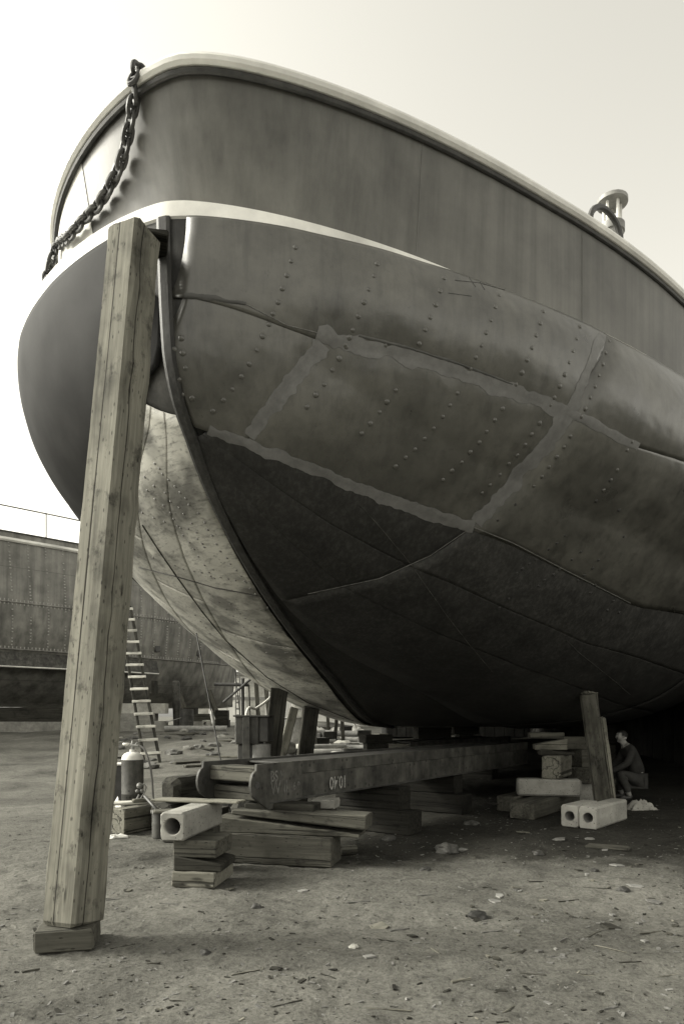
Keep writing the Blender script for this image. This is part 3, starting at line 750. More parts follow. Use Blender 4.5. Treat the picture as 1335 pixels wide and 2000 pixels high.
timber('crib_block', 4.25, 12.2, .624, .5, .34, .30, 20, 'wood_mid', 'upright brown block of the rear pile beside the right crib', 'wood block')
timber('crib_block', 4.10, 12.2, .926, .7, .34, .22, -4, 'wood_mid', 'top brown block of the rear pile beside the right crib', 'wood block')
cdir = 50
for k, (fx, fy) in enumerate(((3.03, 9.40), (3.222, 9.238))):
    c = from_end(fx, fy, [.75, 1.2][k], cdir); hollow(*c, 0, [.75, 1.2][k], .246, .30, cdir, .065, ['shorter', 'longer'][k] + ' pale bored concrete block of the pair on the ground by the right shore', 'concrete_light')
p, n = on_hull(1148, 1352)
if not p: p = at(1148, 1352, 11.2)
print('right shore head', p)
bd = p.y + .25; base = Vector(((1180 - CX) / F * bd, bd, -.02))
sh = empty('timber_shore', base, 'weathered split timber shore propping the hull beside the right crib', 'timber')
def shore_parts(root, p0, p1):
    a = strut('post', p0, p1, .30, .17, 'wood_mid', None, None, yaw=-12, parent=root); return a
b0_ = strut('post', base, p - n * .0 + Vector((0, 0, -.02)), .23, .16, 'wood_mid', None, None, yaw=-8, parent=sh)
b0_.matrix_parent_inverse = sh.matrix_world.inverted() if False else Matrix.Translation(-base)
s2 = strut('side_plank', base + Vector((.155, -.03, 0)), base + (p - base) * .80 + Vector((.148, -.03, 0)), .07, .15, 'wood_pale', None, None, yaw=-8, parent=sh)
s2.matrix_parent_inverse = Matrix.Translation(-base)
timber('head_wedge', p.x, p.y, p.z - .03, .22, .20, .05, 30, 'wood_pale', 'small splintered wedge at the head of the split timber shore', 'wedge', h1=.02)

# ------------------------------------------------------------------ timbers on the left behind the great shore
c = from_end(-2.90, 8.83, .85, 62); timber('crib_timber', *c, 0, .85, .24, .32, 62, 'wood_pale', 'pale-ended squared timber lying beside the small rusty drum', 'timber')
c = from_end(-2.42, 9.0, 1.1, 62); timber('crib_timber', *c, 0, 1.1, .36, .36, 62, 'wood_dark', 'dark timber on the ground under the octagonal dark log', 'timber', ch=.05)
c = from_end(-2.32, 9.02, 1.1, 62); timber('octagonal_timber', *c, .362, 1.1, .33, .34, 62, 'wood_dark', 'dark octagonal log end lying beside the cradle beam', 'timber', ch=.085)
c = from_end(-2.0, 8.2, .9, 70); timber('crib_timber', *c, 0, .9, .40, .34, 70, 'wood_dark', 'dark broad timber between the small rusty drum and the cradle beam', 'timber')
timber('loose_board', -1.95, 8.45, .342, .75, .26, .03, 15, 'wood_mid', 'thin brown board on the dark broad timber', 'board')
mt = Matrix.Translation((-3.05, 9.25, .325)) @ Matrix.Rotation(R(24), 4, 'Z')
timber('loose_board', 0, 0, 0, 1.5, .22, .035, 0, 'wood_bright', 'long bright plank lying across the pale-ended timber', 'board', mtx=mt)
timber('offcut', -2.72, 9.22, .362, .24, .08, .05, 40, 'wood_pale', 'small wood offcut lying on the bright plank', 'offcut')
dr = empty('small_drum', (-2.31, 8.62, 0), 'small rusty open drum beside the single bored concrete block', 'drum')
mb = MB(); mb.lathe([(.095, 0), (.097, .02), (.095, .15), (.099, .17), (.095, .19), (.096, .31), (.104, .32), (.088, .322), (.086, .05)], 20); autosmooth(mb.build('drum_body', M['rust'], dr))
mb = MB()
for k in range(14):
    a = k * 2 * math.pi / 14; mb.box((.096 * math.cos(a), .096 * math.sin(a), .325), (.03, .02, random.uniform(.015, .04)), a)
mb.build('ragged_rim', M['steel_grey'], dr)
p0 = at(315, 1592, 8.62); p1 = at(282, 1555, 8.75)
tag(MB().tube([p0 + (p0 - p1).normalized() * .12, p1], .021, 10).build('iron_bar', M['steel_dark'], None, True), 'dark round iron bar leaning out of the small rusty drum', 'bar')
# gas cylinder
gx, gy = -3.32, 10.8
gc = empty('gas_cylinder', (gx, gy, 0), 'stout gas cylinder with pale shoulder, valve and hose standing by the ladder', 'gas cylinder')
mb = MB(); mb.lathe([(.155, 0), (.165, .03), (.168, .3), (.171, .305), (.168, .31), (.167, .80), (.165, .83)], 28); autosmooth(mb.build('body', M['rust_mid'], gc))
mb = MB(); mb.lathe([(.166, .832), (.158, .88), (.13, .92), (.085, .945), (.05, .95), (.045, .99), (.04, .99)], 28); autosmooth(mb.build('shoulder', M['white_paint'], gc))
mb = MB(); mb.lathe([(.028, .98), (.028, 1.08), (.02, 1.10), (.012, 1.13)], 12); mb.tube([(-.13, 0, 1.065), (.10, -.02, 1.05)], .022, 10); mb.tube([(.05, -.02, 1.06), (.08, -.03, 1.10)], .012, 8); gvalve = autosmooth(mb.build('valve', M['steel_grey'], gc))
mb = MB(); mb.lathe([(.05, 0), (.055, .02), (.05, .035)], 16, (-.10, 0, 1.055)); mb.build('hand_wheel', M['white_paint'], gvalve, True)
mb = MB()
for q in ((.16, -.17, .44, .05), (.19, -.15, .36, .035), (.13, -.19, .36, .03)): mb.lathe([(.001, -q[3]), (q[3] * .7, -q[3] * .7), (q[3], 0), (q[3] * .7, q[3] * .7), (.001, q[3])], 12, q[:3])
mb.tube([(.16, -.17, .44), (.23, -.17, .47), (.26, -.17, .42), (.24, -.17, .34), (.18, -.17, .25)], .012, 8); mb.tube([(.15, -.15, .30), (.10, -.18, .20), (.16, -.16, .1)], .018, 8)
autosmooth(mb.build('regulator', M['steel_grey'], gc))
hp = [Vector((.10, -.02, 1.05)), Vector((.19, -.04, 1.0)), Vector((.27, -.06, .82)), Vector((.33, -.10, .55)), Vector((.37, -.15, .22)), Vector((.45, -.2, .02)), Vector((.8, -.1, .016)), Vector((1.1, .3, .016))]
def smooth_path(p, n=8):
    out = []
    for i in range(len(p) - 1):
        a, b, c_, d = p[max(i - 1, 0)], p[i], p[i + 1], p[min(i + 2, len(p) - 1)]
        for k in range(n):
            t = k / n; out.append(.5 * ((2 * b) + (c_ - a) * t + (2 * a - 5 * b + 4 * c_ - d) * t * t + (3 * b - 3 * c_ + d - a) * t**3))
    return out + [p[-1]]
autosmooth(MB().tube(smooth_path(hp), .016, 8).build('hose', M['rubber'], gc))
# crate and sacks behind the cylinder
bxo = empty('tool_box', (-3.72, 11.2, 0), 'dark open box with pale rim standing behind the gas cylinder', 'box', yaw=R(10))
MB().box((0, 0, .37), (.30, .3, .70)).build('box_body', M['steel_dark'], bxo, bevel=.01); MB().box((0, 0, .735), (.34, .34, .03)).build('box_lid', M['white_paint'], bxo, bevel=.006); MB().box((0, 0, .01), (.33, .33, .02)).build('base_board', M['wood_mid'], bxo)
def crumple(name, x, y, sx, sy, h, m, label, cat, yaw=0, z=0):
    mb = MB(); n = 14; rr = random.Random(int(x * 91 + y * 7))
    for i in range(n):
        for j in range(n):
            a, b = i / (n - 1) - .5, j / (n - 1) - .5
            e = max(0, 1 - (2 * max(abs(a), abs(b)))**3)
            mb.v.append((a * sx * (1 + .15 * noise.noise((j * .7, x, 0))), b * sy * (1 + .2 * noise.noise((i * .7, y, 0))), .004 + h * e * (.7 + .9 * noise.noise((a * 5 + x, b * 5 + y, 0)))))
    mb.f = [(i * n + j, (i + 1) * n + j, (i + 1) * n + j + 1, i * n + j + 1) for i in range(n - 1) for j in range(n - 1)]
    o = mb.build(name, M[m], None); o.location = (x, y, z); o.rotation_euler = (0, 0, R(yaw))
    so_ = o.modifiers.new('thick', 'SOLIDIFY'); so_.thickness = .004
    return tag(autosmooth(o, 40), label, cat)
crumple('sack', -3.50, 10.35, .5, .4, .28, 'sheet_white', 'crumpled white sack lying at the foot of the gas cylinder', 'sack', 20)
crumple('paper_scrap', -2.83, 8.62, .26, .14, .05, 'sheet_white', 'torn white paper on the sand below the pale-ended timber', 'paper', 20, gh(-2.83, 8.62))

# ------------------------------------------------------------------ ladder
lx0 = Vector((-5.14, 18.2, gh(-5.14, 18.2))); 
def ladder():
    b_l = at(282, 1487, 18.2); b_l.z = gh(b_l.x, b_l.y); top = at(232, 1185, 20.6)
    ax = (top - b_l).normalized(); side = Vector((.97, .24, 0)).normalized(); L = (top - b_l).length
    o = empty('ladder', b_l, 'wooden ladder with flat pale rungs leaning towards the hull behind', 'ladder')
    for s in (0, .40):
        q = strut('rail', b_l + side * s, top + side * s * .82, .075, .12, 'wood_dark', None, None, yaw=14, parent=o); q.matrix_parent_inverse = Matrix.Translation(-b_l)
    n = 13
    for k in range(n):
        f = (k + .7) / n; c_ = b_l.lerp(top, f) + side * (.20 - .036 * f) + side.cross(ax) * .05
        mt = Matrix((side, ax, side.cross(ax))).transposed().to_4x4(); mt.translation = c_
        q = timber('rung', 0, 0, 0, .52 - .07 * f, .085, .028, 0, 'wood_bright', None, parent=o, mtx=mt); q.matrix_parent_inverse = Matrix.Translation(-b_l)
ladder()

# ------------------------------------------------------------------ the other ship on the bank
M['ship_b'] = mottled('worn_red_lead_plating', .16, .28, 1.5, .6, .3, .35, streak=(3, 3, .15), rnd=False)
M['ship_b_low'] = mottled('worn_bottom_plating', .15, .30, 1.2, .65, .3, .3, streak=(3, 3, .2), rnd=False)
sA = np.array((-6.7, 41.0)); sD = np.array((-.75, -.66)); sD = sD / np.linalg.norm(sD); sO = np.array((.66, -.75)); sO = sO / np.linalg.norm(sO)
shipb = empty('moored_ship', (0, 0, 0), 'second riveted ship with bilge keel standing on blocks behind the ladder', 'ship')
def b_pt(s, t, side=1):
    s = np.asarray(s, float); t = np.asarray(t, float)
    zb = 1.95 + .12 * np.exp(-s / .8); zt = 9.2 + .2 * np.exp(-s / 6) ; z = zb + (zt - zb) * t
    hbm = 4.6 * (1 - np.exp(-(s + .3 * t) / (5.6)))**.85 * np.where(s > 30, np.sqrt(np.clip(1 - ((s - 30) / 8.01)**2, 0.001, 1)), 1)
    w_ = (1 - (1 - np.clip(t * 1.25, 0, 1))**2.6)**.55
    o_ = hbm * w_
    rake = 1.2 * t**1.5 * np.exp(-s / 3)
    q = sA[None] + sD[None] * (s - rake).reshape(-1, 1) + sO[None] * (o_ * side).reshape(-1, 1)
    return np.concatenate([q, z.reshape(-1, 1)], 1)
levels = [0, .16, .335, .60, .80, 1.0]
for side in (1, -1):
    for k in range(5):
        stn = [0, 3.6, 8, 14, 22, 38] if side > 0 else [0, 38]
        for a, b in zip(stn[:-1], stn[1:]):
            n, m = 26, 8; s_, t_ = np.meshgrid(np.linspace(a + (.012 if a else 0), b, n), np.linspace(levels[k], levels[k + 1] - .0015, m), indexing='ij')
            P = b_pt(s_.ravel(), t_.ravel(), side).reshape(n, m, 3)
            grid_obj('hull_plate', P, M['ship_b_low'] if k < 2 else M['ship_b'], shipb, flip=side < 0)
s_, t_ = np.meshgrid(np.linspace(0, 38, 60), np.linspace(0, 1, 30), indexing='ij')
for side in (1, -1):
    P = b_pt(s_.ravel(), t_.ravel(), side).reshape(60, 30, 3).copy(); P[..., :2] -= sO * side * .02; grid_obj('hull_shell', P, M['rust'], shipb, flip=side < 0)
def b_norm(s, t): return Vector((sO[0], sO[1], -.15)).normalized()
for t in (.335, .60):
    autosmooth(MB().tube([Vector(q) + b_norm(0, 0) * .03 for q in b_pt(np.linspace(.2, 30, 60), np.full(60, t))], .035, 6).build('strake_lap', M['ship_b'], shipb))
for t, hgt in ((.955, .16), (1.0, .05)):
    autosmooth(MB().tube([Vector(q) + b_norm(0, 0) * .05 for q in b_pt(np.linspace(.2, 34, 60), np.full(60, t))], hgt * .6, 6).build('rubbing_strake' if t < 1 else 'cap_rail', M['white_paint'] if t < 1 else M['rust'], shipb))
# bilge keel: a long thin plate with a pale edge
P0 = b_pt(np.linspace(6.2, 26, 40), np.full(40, .31)); mb = MB()
out = Vector((sO[0] * .45, sO[1] * .45, -1.0)).normalized()
for q in P0: q = Vector(q); mb.v += [tuple(q - out * .05), tuple(q + out * .62)]
mb.f = [(2 * i, 2 * i + 1, 2 * i + 3, 2 * i + 2) for i in range(39)]
o = bkl = mb.build('bilge_keel', M['rust_mid'], shipb); o.modifiers.new('t', 'SOLIDIFY').thickness = .05
autosmooth(MB().tube([Vector(q) + out * .62 for q in P0] , .05, 6).build('bilge_keel_edge', M['white_paint'], bkl))
# riveted rows (too small to pick apart): one part
mb = MB()
for s in np.arange(3.5, 18, .75):
    for t in np.arange(.36, .95, .018):
        if random.random() < .25: continue
        q = Vector(b_pt(np.array([s + .5 * (t - .36)]), np.array([t]))[0]); c_ = q + Vector((sO[0], sO[1], 0)) * .012
        mb.box(c_, (.03, .07, .05), math.atan2(sO[1], sO[0]))
for t in (.345, .59, .61):
    for s in np.arange(2, 20, .16):
        q = Vector(b_pt(np.array([s]), np.array([t]))[0]); mb.box(q + Vector((sO[0], sO[1], 0)) * .012, (.03, .05, .09), math.atan2(sO[1], sO[0]))
o = mb.build('rivet_rows', M['chalk'], shipb); o['kind'] = 'stuff'
for px, py in ((292, 1253), (381, 1258)):
    s = 6.3 if px < 300 else 3.6; q = Vector(b_pt(np.array([s]), np.array([.40]))[0])
    mb = MB().box((0, 0, 0), (.10, .26, .30)); o = mb.build('anode', M['steel_dark'], shipb, bevel=.015); o.location = q + Vector((sO[0], sO[1], 0)) * .05; o.rotation_euler = (0, 0, math.atan2(sO[1], sO[0]))
# masts and rail of the second ship seen in the gap on the left
for k, s in enumerate((7, 9.5, 12, 14.5, 17)):
    q = Vector(b_pt(np.array([s]), np.array([1.]))[0]); MB().tube([q, q + Vector((0, 0, 1.1))], .03, 6).build('stanchion', M['steel_grey'], shipb)
MB().tube([Vector(q) + Vector((0, 0, 1.05)) for q in b_pt(np.linspace(4, 20, 20), np.ones(20))], .035, 6).build('guard_rail', M['steel_grey'], shipb)
# blocks, shore, pipe under it
GBK = 'blocks under the second ship'
def far_block(px0, px1, py0, py1, d, mat, label, deep=.6):
    a = at(px0, py1, d); b = at(px1, py0, d); o = timber('support_block', (a.x + b.x) / 2, d + deep / 2, a.z, b.x - a.x, deep, b.z - a.z, 0, mat, label, 'block'); return o
gl = gh(-8.6, 30)
def ystack(px0, px1, d, items):
    z = gh((px0 + px1) / 2 * d / F - CX * d / F, d) - .05
    for (hh, mat, label, dx0, dx1) in items:
        x0 = (px0 + dx0 - CX) / F * d; x1 = (px1 + dx1 - CX) / F * d
        timber('support_block', (x0 + x1) / 2, d + .3, z, x1 - x0, .6, hh, 0, mat, label, 'block'); z += hh + .001
    return z
ystack(230, 322, 30, [(.50, 'concrete', 'long grey concrete slab at the foot of the pile behind the ladder', 0, 0), (.32, 'concrete', 'grey concrete slab second from the ground behind the ladder', -4, -20),
                      (.44, 'concrete_light', 'bright concrete slab on the pile behind the ladder', 5, 0), (.44, 'wood_dark', 'dark timber block on the bright slab behind the ladder', 62, -4), (.55, 'wood_dark', 'dark upright wedge on the pile behind the ladder', 70, -26)])
ystack(-120, 200, 29, [(.5, 'concrete', 'long slab low in the shadow under the second ship', 0, 0), (.6, 'wood_dark', 'long dark timber on the slab under the second ship', 10, -10)])
ystack(348, 412, 33, [(.34, 'concrete', 'low grey slab under the bored block by the round steel shore', 0, 0), (.36, 'wood_mid', 'long brown bearer beside the round steel shore', -2, 0), (.30, 'wood_dark', 'dark block on the long brown bearer', 10, -30)])
for k, px in enumerate((366, 401)):
    x = (px - CX) / F * 31.5; hollow(x, 31.7, gh(x, 31.5) - .02, .5, .30, .34, 90, .08, ['bored concrete block next to the round steel shore', 'bored concrete block farther from the round steel shore'][k], 'concrete_light')
ystack(418, 446, 36, [(.5, 'wood_dark', 'dark lower block under the end of the second ship', 0, 0), (.5, 'wood_dark', 'dark upper block under the end of the second ship', 2, -2)])
for k, (s_k, lab) in enumerate(((2.2, 'slanting timber prop at the end of the second ship by the oil drum'), (4.4, 'slanting timber prop between the round steel post and the dark end blocks'), (8.6, 'slanting timber prop close behind the ladder'))):
    hp_ = Vector(b_pt(np.array([s_k]), np.array([.13]))[0]); ft_ = hp_ + Vector((sO[0], sO[1], 0)) * 1.3; ft_.z = gh(ft_.x, ft_.y) - .03
    strut('timber_prop', ft_, hp_, .26, .26, 'wood_mid', lab, 'timber', yaw=20)
p0 = at(347, 1408, 31); p0.z = gh(p0.x, p0.y) - .03; p1 = at(343, 1330, 31)
tag(autosmooth(MB().tube([p0, p1 - Vector((0, 0, .08)), p1], [.19, .18, .12], 16).build('steel_shore', M['rust_mid'], None)), 'round steel post propping the second ship', 'post')
a = at(322, 1417, 29); b = at(443, 1416, 29); zz = max(gh(a.x, a.y), gh(b.x, b.y)) + .10
mb = MB().tube([Vector((a.x, a.y, zz)), Vector((b.x, b.y, zz))], .125, 18); tag(autosmooth(mb.build('steel_pipe', M['steel_grey'], None)), 'thick straight pipe lying on the bank below the second ship', 'pipe')
tag(MB().tube([at(325, 1411, 28.6), at(354, 1402, 30.3)], .02, 6).build('thin_rod', M['steel_grey'], None), 'thin rod leaning against the round steel post', 'rod')

# ------------------------------------------------------------------ middle distance: props, machine, wires, trestle
def prop(pxt, pyt, pxb, dbase, wd, th, mat, label, yaw=0):
    p, n = on_hull(pxt, pyt)
    if not p: p = at(pxt, pyt, dbase)
    x = (pxb - CX) / F * dbase; q = Vector((x, dbase, gh(x, dbase) - .02))
    print('prop', label[:20], p, q)
    return strut('timber_shore', q, p + n * .0 if n else p, wd, th, mat, label, 'timber', yaw=yaw)
prop(545, 1347, 517, 11.0, .28, .22, 'wood_dark', 'dark thick shore propping the pale scraped plating beside the steel hopper', 10)
prop(607, 1382, 583, 12.0, .26, .22, 'wood_dark', 'dark shore nearer the keel blocks, propping the pale scraped plating', 10)
q0 = at(531, 1458, 11.9); q0.z = gh(q0.x, 11.9) ; 
a_ = at(528, 1475, 12.4); a_.z = gh(a_.x, a_.y) - .02
strut('timber_brace', a_, at(574, 1384, 13.4), .16, .10, 'wood_pale', 'light diagonal brace between the two dark shores', 'timber', yaw=20)
mc = empty('steel_hopper', (-1.42, 10.6, 0), 'rusty steel hopper with central strap and round tank behind the cradle beam', 'hopper', yaw=R(-6))
autosmooth(MB().box((-.05, 0, 1.29), (.36, .36, .42)).build('box', M['rust_mid'], mc, bevel=.012)); autosmooth(MB().box((.20, .05, 1.31), (.14, .40, .38)).build('side_box', M['rust'], mc, bevel=.012))
MB().box((.02, 0, 1.51), (.55, .42, .025)).build('lid', M['rust_mid'], mc, bevel=.004)
mb = MB().prism([(-.14, 0), (.15, 0), (.15, .12), (.06, .55), (.055, 1.49), (-.055, 1.49), (-.06, .55), (-.14, .12)], Matrix.Translation((-.05, -.205, 0)), .03); mb.build('strap', M['rust_mid'], mc, bevel=.004)
mb = MB(); mb.lathe([(.03, .50), (.10, .56), (.145, .66), (.15, 1.08), (.12, 1.09)], 20, (.13, -.02, 0)); autosmooth(mb.build('tank', M['steel_grey'], mc))
MB().box((-.10, .02, .79), (.22, .28, .57)).build('rear_casing', M['rust'], mc, bevel=.01)
MB().box((0, .05, .25), (.40, .30, .49)).build('pedestal', M['rust'], mc, bevel=.01)
mt_ = Matrix.Translation((-.33, .05, .62)) @ Matrix.Rotation(R(38), 4, 'Y')
MB().box((0, 0, 0), (.14, .10, .62), M=mt_.to_3x3()).build('arm', M['rust'], mc).location = (-.26, .05, .36)
autosmooth(MB().tube([(.13, -.05, .52), (.14, -.05, .40), (.16, -.05, .0)], .035, 8).build('outlet', M['steel_grey'], mc))
# wires
p, n = on_hull(383, 1236)
if p:
    e = at(455, 1484, p.y - .6 if p.y > 9 else 10.5); e.z = gh(e.x, e.y) - .03
    wr = empty('guy_wire', e, 'taut guy wire with turnbuckle running from the painted-sunlit scraped plating to the ground', 'wire')
    m_ = p.lerp(e, .42); m2 = p.lerp(e, .50)
    for nm, q, r_ in (('wire', [p, m_], .011), ('wire', [m2, e], .011), ('turnbuckle', [m_, m_.lerp(m2, .2), m_.lerp(m2, .8), m2], [.012, .026, .026, .012])):
        MB().tube([k - e for k in q], r_, 8).build(nm, M['steel_dark'] if nm == 'wire' else M['steel_grey'], wr)
e0_, e1_ = at(458, 1300, 19), at(478, 1420, 19.5); e1_.z = gh(e1_.x, e1_.y) - .02
tag(MB().tube([e0_, e1_], .014, 6).build('guy_wire', M['steel_dark'], None), 'thin straight wire beside the trestle mast', 'wire')
tr = empty('trestle', at(474, 1420, 20) * 1, 'dark steel trestle mast with crossbar and diagonal', 'trestle'); to_ = tr.location.copy(); to_.z = gh(to_.x, to_.y); tr.location = to_
for nm, q, r_ in (('mast', [Vector((to_.x, 20, to_.z - .02)), at(474, 1325, 20)], .05), ('crossbar', [at(418, 1337, 20.07), at(486, 1338, 20.07)], .05), ('diagonal', [at(436, 1372, 19.92), at(496, 1321, 19.92)], .035), ('foot', [at(486, 1338, 20.07), Vector((at(486, 1338, 20.07).x, 20.6, to_.z))], .02)):
    MB().tube([k - to_ for k in q], r_, 8).build(nm, M['steel_dark'], tr)
lp0 = at(464, 1430, 24); lp0.z = gh(lp0.x, lp0.y) - .02; lp1 = at(464, 1306, 24)
lt = empty('lattice_post', lp0, 'slender punched lattice post behind the trestle mast', 'post')
for s in (-.07, .07): MB().tube([Vector((s, 0, 0)), Vector((s, 0, lp1.z - lp0.z))], .025, 6).build('chord', M['steel_grey'], lt)
mb = MB(); hh = lp1.z - lp0.z
for k in range(int(hh / .22)): mb.box((0, 0, .1 + k * .22), (.16, .03, .06))
mb.build('battens', M['steel_grey'], lt)
br = empty('oil_drum', (-7.0, 30.5, gh(-7.0, 30.5) - .02), 'dark ribbed oil drum on the bank by the end of the second ship', 'drum')
mb = MB(); mb.lathe([(.30, 0), (.30, .28), (.32, .30), (.30, .32), (.30, .58), (.32, .60), (.30, .62), (.30, .88), (.27, .88)], 20); autosmooth(mb.build('drum_body', M['rust'], br))
hz = [at(480, 1398, 13), at(505, 1380, 13.2), at(525, 1366, 13.1), at(535, 1352, 12.9)]
tag(autosmooth(MB().tube(smooth_path([Vector((at(474, 1398, 12).x, 12.0, gh(-1.8, 12))), at(480, 1400, 11.6)] + [at(500, 1384, 11.8), at(522, 1368, 12.0), at(536, 1350, 12.1)]), .022, 8).build('hose', M['sheet_white'], None)), 'pale hose looping up from the steel hopper to the dark thick shore', 'hose')

# ------------------------------------------------------------------ far yard: sheds and scrap
def shed(name, x0, x1, y, z0, h, dep, label, n):
    o = empty(name, (x0, y, z0), label, 'shed'); W = x1 - x0
    MB().box((W / 2, dep / 2, h / 2), (W, dep, h)).build('wall', M['white_paint'], o)
    for k in range(n):
        MB().box((W * (k + .5) / n, -.03, h * .46), (W / n - .12, .05, h * .86)).build('wall_panel', M['sheet_white'] if k % 3 else M['concrete_light'], o)
    mb = MB().prism([(-.4, h), (W + .4, h), (W + .4, h + .3), (-.4, h + .3)], Matrix.Translation((0, dep / 2, 0)), dep + .8); mb.build('roof', M['steel_grey'], o)
    MB().box((W / 2, -.10, h * .55), (W, .08, .25)).build('wall_band', M['steel_grey'], o)
shed('long_shed', -13, 16, 78, .4, 3.6, 10, 'long low white shed closing the yard behind the scrap', 12)
shed('tall_shed', -14, -5.5, 62, .6, 4.6, 8, 'taller white shed beyond the trestle mast', 5)
M['tarred'] = mottled('tarred_boards', .02, .05, 2, .9, .3, .2, streak=(6, 6, .3))
ds = empty('added_dark_shed', (2.0, 36, gz(2, 36)), 'dark tarred shed added beyond the ship bottom to block light', 'shed')  # invented shed, closes off light beneath the hull from behind
MB().box((6.2, 3, 1.7), (12.2, 5.8, 3.4)).build('wall', M['tarred'], ds)
for k in range(24): MB().box((.37 + k * .508, -.02 + .0, 1.68), (.47, .16, 3.36)).build('board', M['tarred'], ds)
MB().prism([(-.3, 3.42), (12.7, 3.42), (12.7, 3.6), (-.3, 3.6)], Matrix.Translation((0, 3, 0)), 6.8).build('roof', M['steel_dark'], ds)
for k, (x, y, nm) in enumerate(((5.4, 15.5, 'near the person'), (7.4, 20.0, 'far behind the person'), (10.5, 24.0, 'deep beyond the person'))):
    zz = gz(x, y)
    for q in range(3): timber('bilge_block', x, y, zz + q * .42, 1.5 - .2 * q, .5, .418, 16 + 90 * (q % 2), 'wood_black', ['bottom', 'middle', 'top'][q] + ' timber of the bilge pile ' + nm, 'timber')
rsd = empty('added_shade_shed', (9.6, 9.0, 0), 'long dark boarded shed added along the right side of the slip to block light', 'shed')  # invented shed, keeps low sky light off the lower hull
MB().box((2.6, 14, 2.1), (5.0, 28, 4.2)).build('wall', M['tarred'], rsd)
for k in range(40): MB().box((.02, .36 + k * .70, 2.08), (.14, .66, 4.14)).build('board', M['tarred'], rsd)
MB().prism([(-.4, 4.22), (5.3, 5.2), (5.3, 5.35), (-.4, 4.37)], Matrix.Translation((0, 14, 0)), 29).build('roof', M['steel_dark'], rsd)
GS = 'scrap strewn over the far yard'
rs = random.Random(11)
def gpt(px, d): return (px - CX) / F * d
scr = [('plank', 'wood_bright', 'bright plank lying in the scrap field', 26), ('plank', 'wood_mid', 'brown plank lying in the scrap field', 22), ('steel_pipe', 'steel_grey', 'grey pipe lying in the scrap field', 16),
       ('steel_plate', 'sheet_white', 'bright steel sheet lying in the scrap field', 16), ('scrap_block', 'rust', 'dark scrap block in the scrap field', 16), ('rubble_heap', 'concrete_light', 'pale chunk of rubble in the scrap field', 26)]
for nm, mat, lab, cnt in scr:
    for k in range(cnt):
        px = rs.uniform(500, 735); d = rs.uniform(17, 36); x = gpt(px, d); z = gh(x, d); yaw = rs.uniform(-30, 40)
        if nm == 'plank': timber('plank', x, d, z - .01, rs.uniform(1.0, 2.6), rs.uniform(.15, .3), rs.uniform(.06, .16), yaw, mat, lab, 'plank', GS)
        elif nm == 'steel_pipe':
            L = rs.uniform(.8, 2.4); r_ = rs.uniform(.06, .16); o = MB().tube([(-L / 2, 0, r_), (L / 2, 0, r_ + .0)], r_, 14).build('steel_pipe', M[mat], None); autosmooth(o); o.location = (x, d, z - .02); o.rotation_euler = (0, 0, R(yaw)); tag(o, lab, 'pipe', GS)
        elif nm == 'steel_plate':
            o = crumple('steel_plate', x, d, rs.uniform(.6, 1.8), rs.uniform(.5, 1.2), rs.uniform(.12, .40), mat, lab, 'sheet', yaw, z); o['group'] = GS
        elif nm == 'scrap_block': timber('scrap_block', x, d, z - .02, rs.uniform(.3, .7), rs.uniform(.2, .4), rs.uniform(.2, .55), yaw, mat, lab, 'scrap', GS)
        else:
            me = bpy.data.meshes.new('rubble'); bm = bmesh.new(); bmesh.ops.create_icosphere(bm, subdivisions=2, radius=rs.uniform(.15, .45))
            for v in bm.verts: v.co *= 1 + .45 * noise.noise(v.co * 4 + Vector((k, k, 0))); v.co.z *= .55
            bm.to_mesh(me); bm.free(); me.materials.append(M[mat]); o = link(bpy.data.objects.new('rubble_chunk', me)); o.location = (x, d, z + .02); tag(o, lab, 'rubble', GS)
a = at(650, 1436, 19); b = at(730, 1449, 18); a.z = gh(a.x, a.y) + .22; b.z = gh(b.x, b.y) + .2
o = MB().tube([a, b], .16, 18).build('steel_pipe', M['steel_grey'], None); autosmooth(o); tag(o, 'large open pipe lying on the scrap close to the keel blocks', 'pipe')
o = MB().tube([at(548, 1457, 17), at(566, 1460, 17.6)], .17, 18).build('pipe_stub', M['steel_grey'], None); o.location.z -= .0; autosmooth(o); tag(o, 'short fat pipe stub beside the diagonal brace', 'pipe')
tk = empty('steel_tank', (gpt(575, 23), 23.5, gh(-1.6, 23) - .02), 'round grey tank standing in the scrap between the dark shores', 'tank')
mb = MB(); mb.lathe([(.72, 0), (.72, 1.0), (.76, 1.02), (.74, 1.06), (.70, 1.06)], 28); autosmooth(mb.build('tank_wall', M['steel_grey'], tk)); 
for k, (px, d, hh) in enumerate(((503, 26, 2.5), (522, 25, 2.9), (640, 30, 1.7), (657, 27, 2.1), (668, 26, 1.9))):
    x = gpt(px, d); zz = gh(x, d) - .03
    timber('post', x, d, zz, hh, .18, .14, 0, 'wood_mid', ['leaning post nearest the trestle mast', 'tall post next to the leaning post near the trestle', 'short post in the scrap behind the dark shore', 'middle post in the scrap by the large open pipe', 'stout post beside the large open pipe'][k], 'post',
           mtx=Matrix.Translation((x, d, zz + hh / 2)) @ Matrix.Rotation(R(90 + rs.uniform(-9, 9)), 4, 'Y') @ Matrix.Translation((0, 0, -.07)))

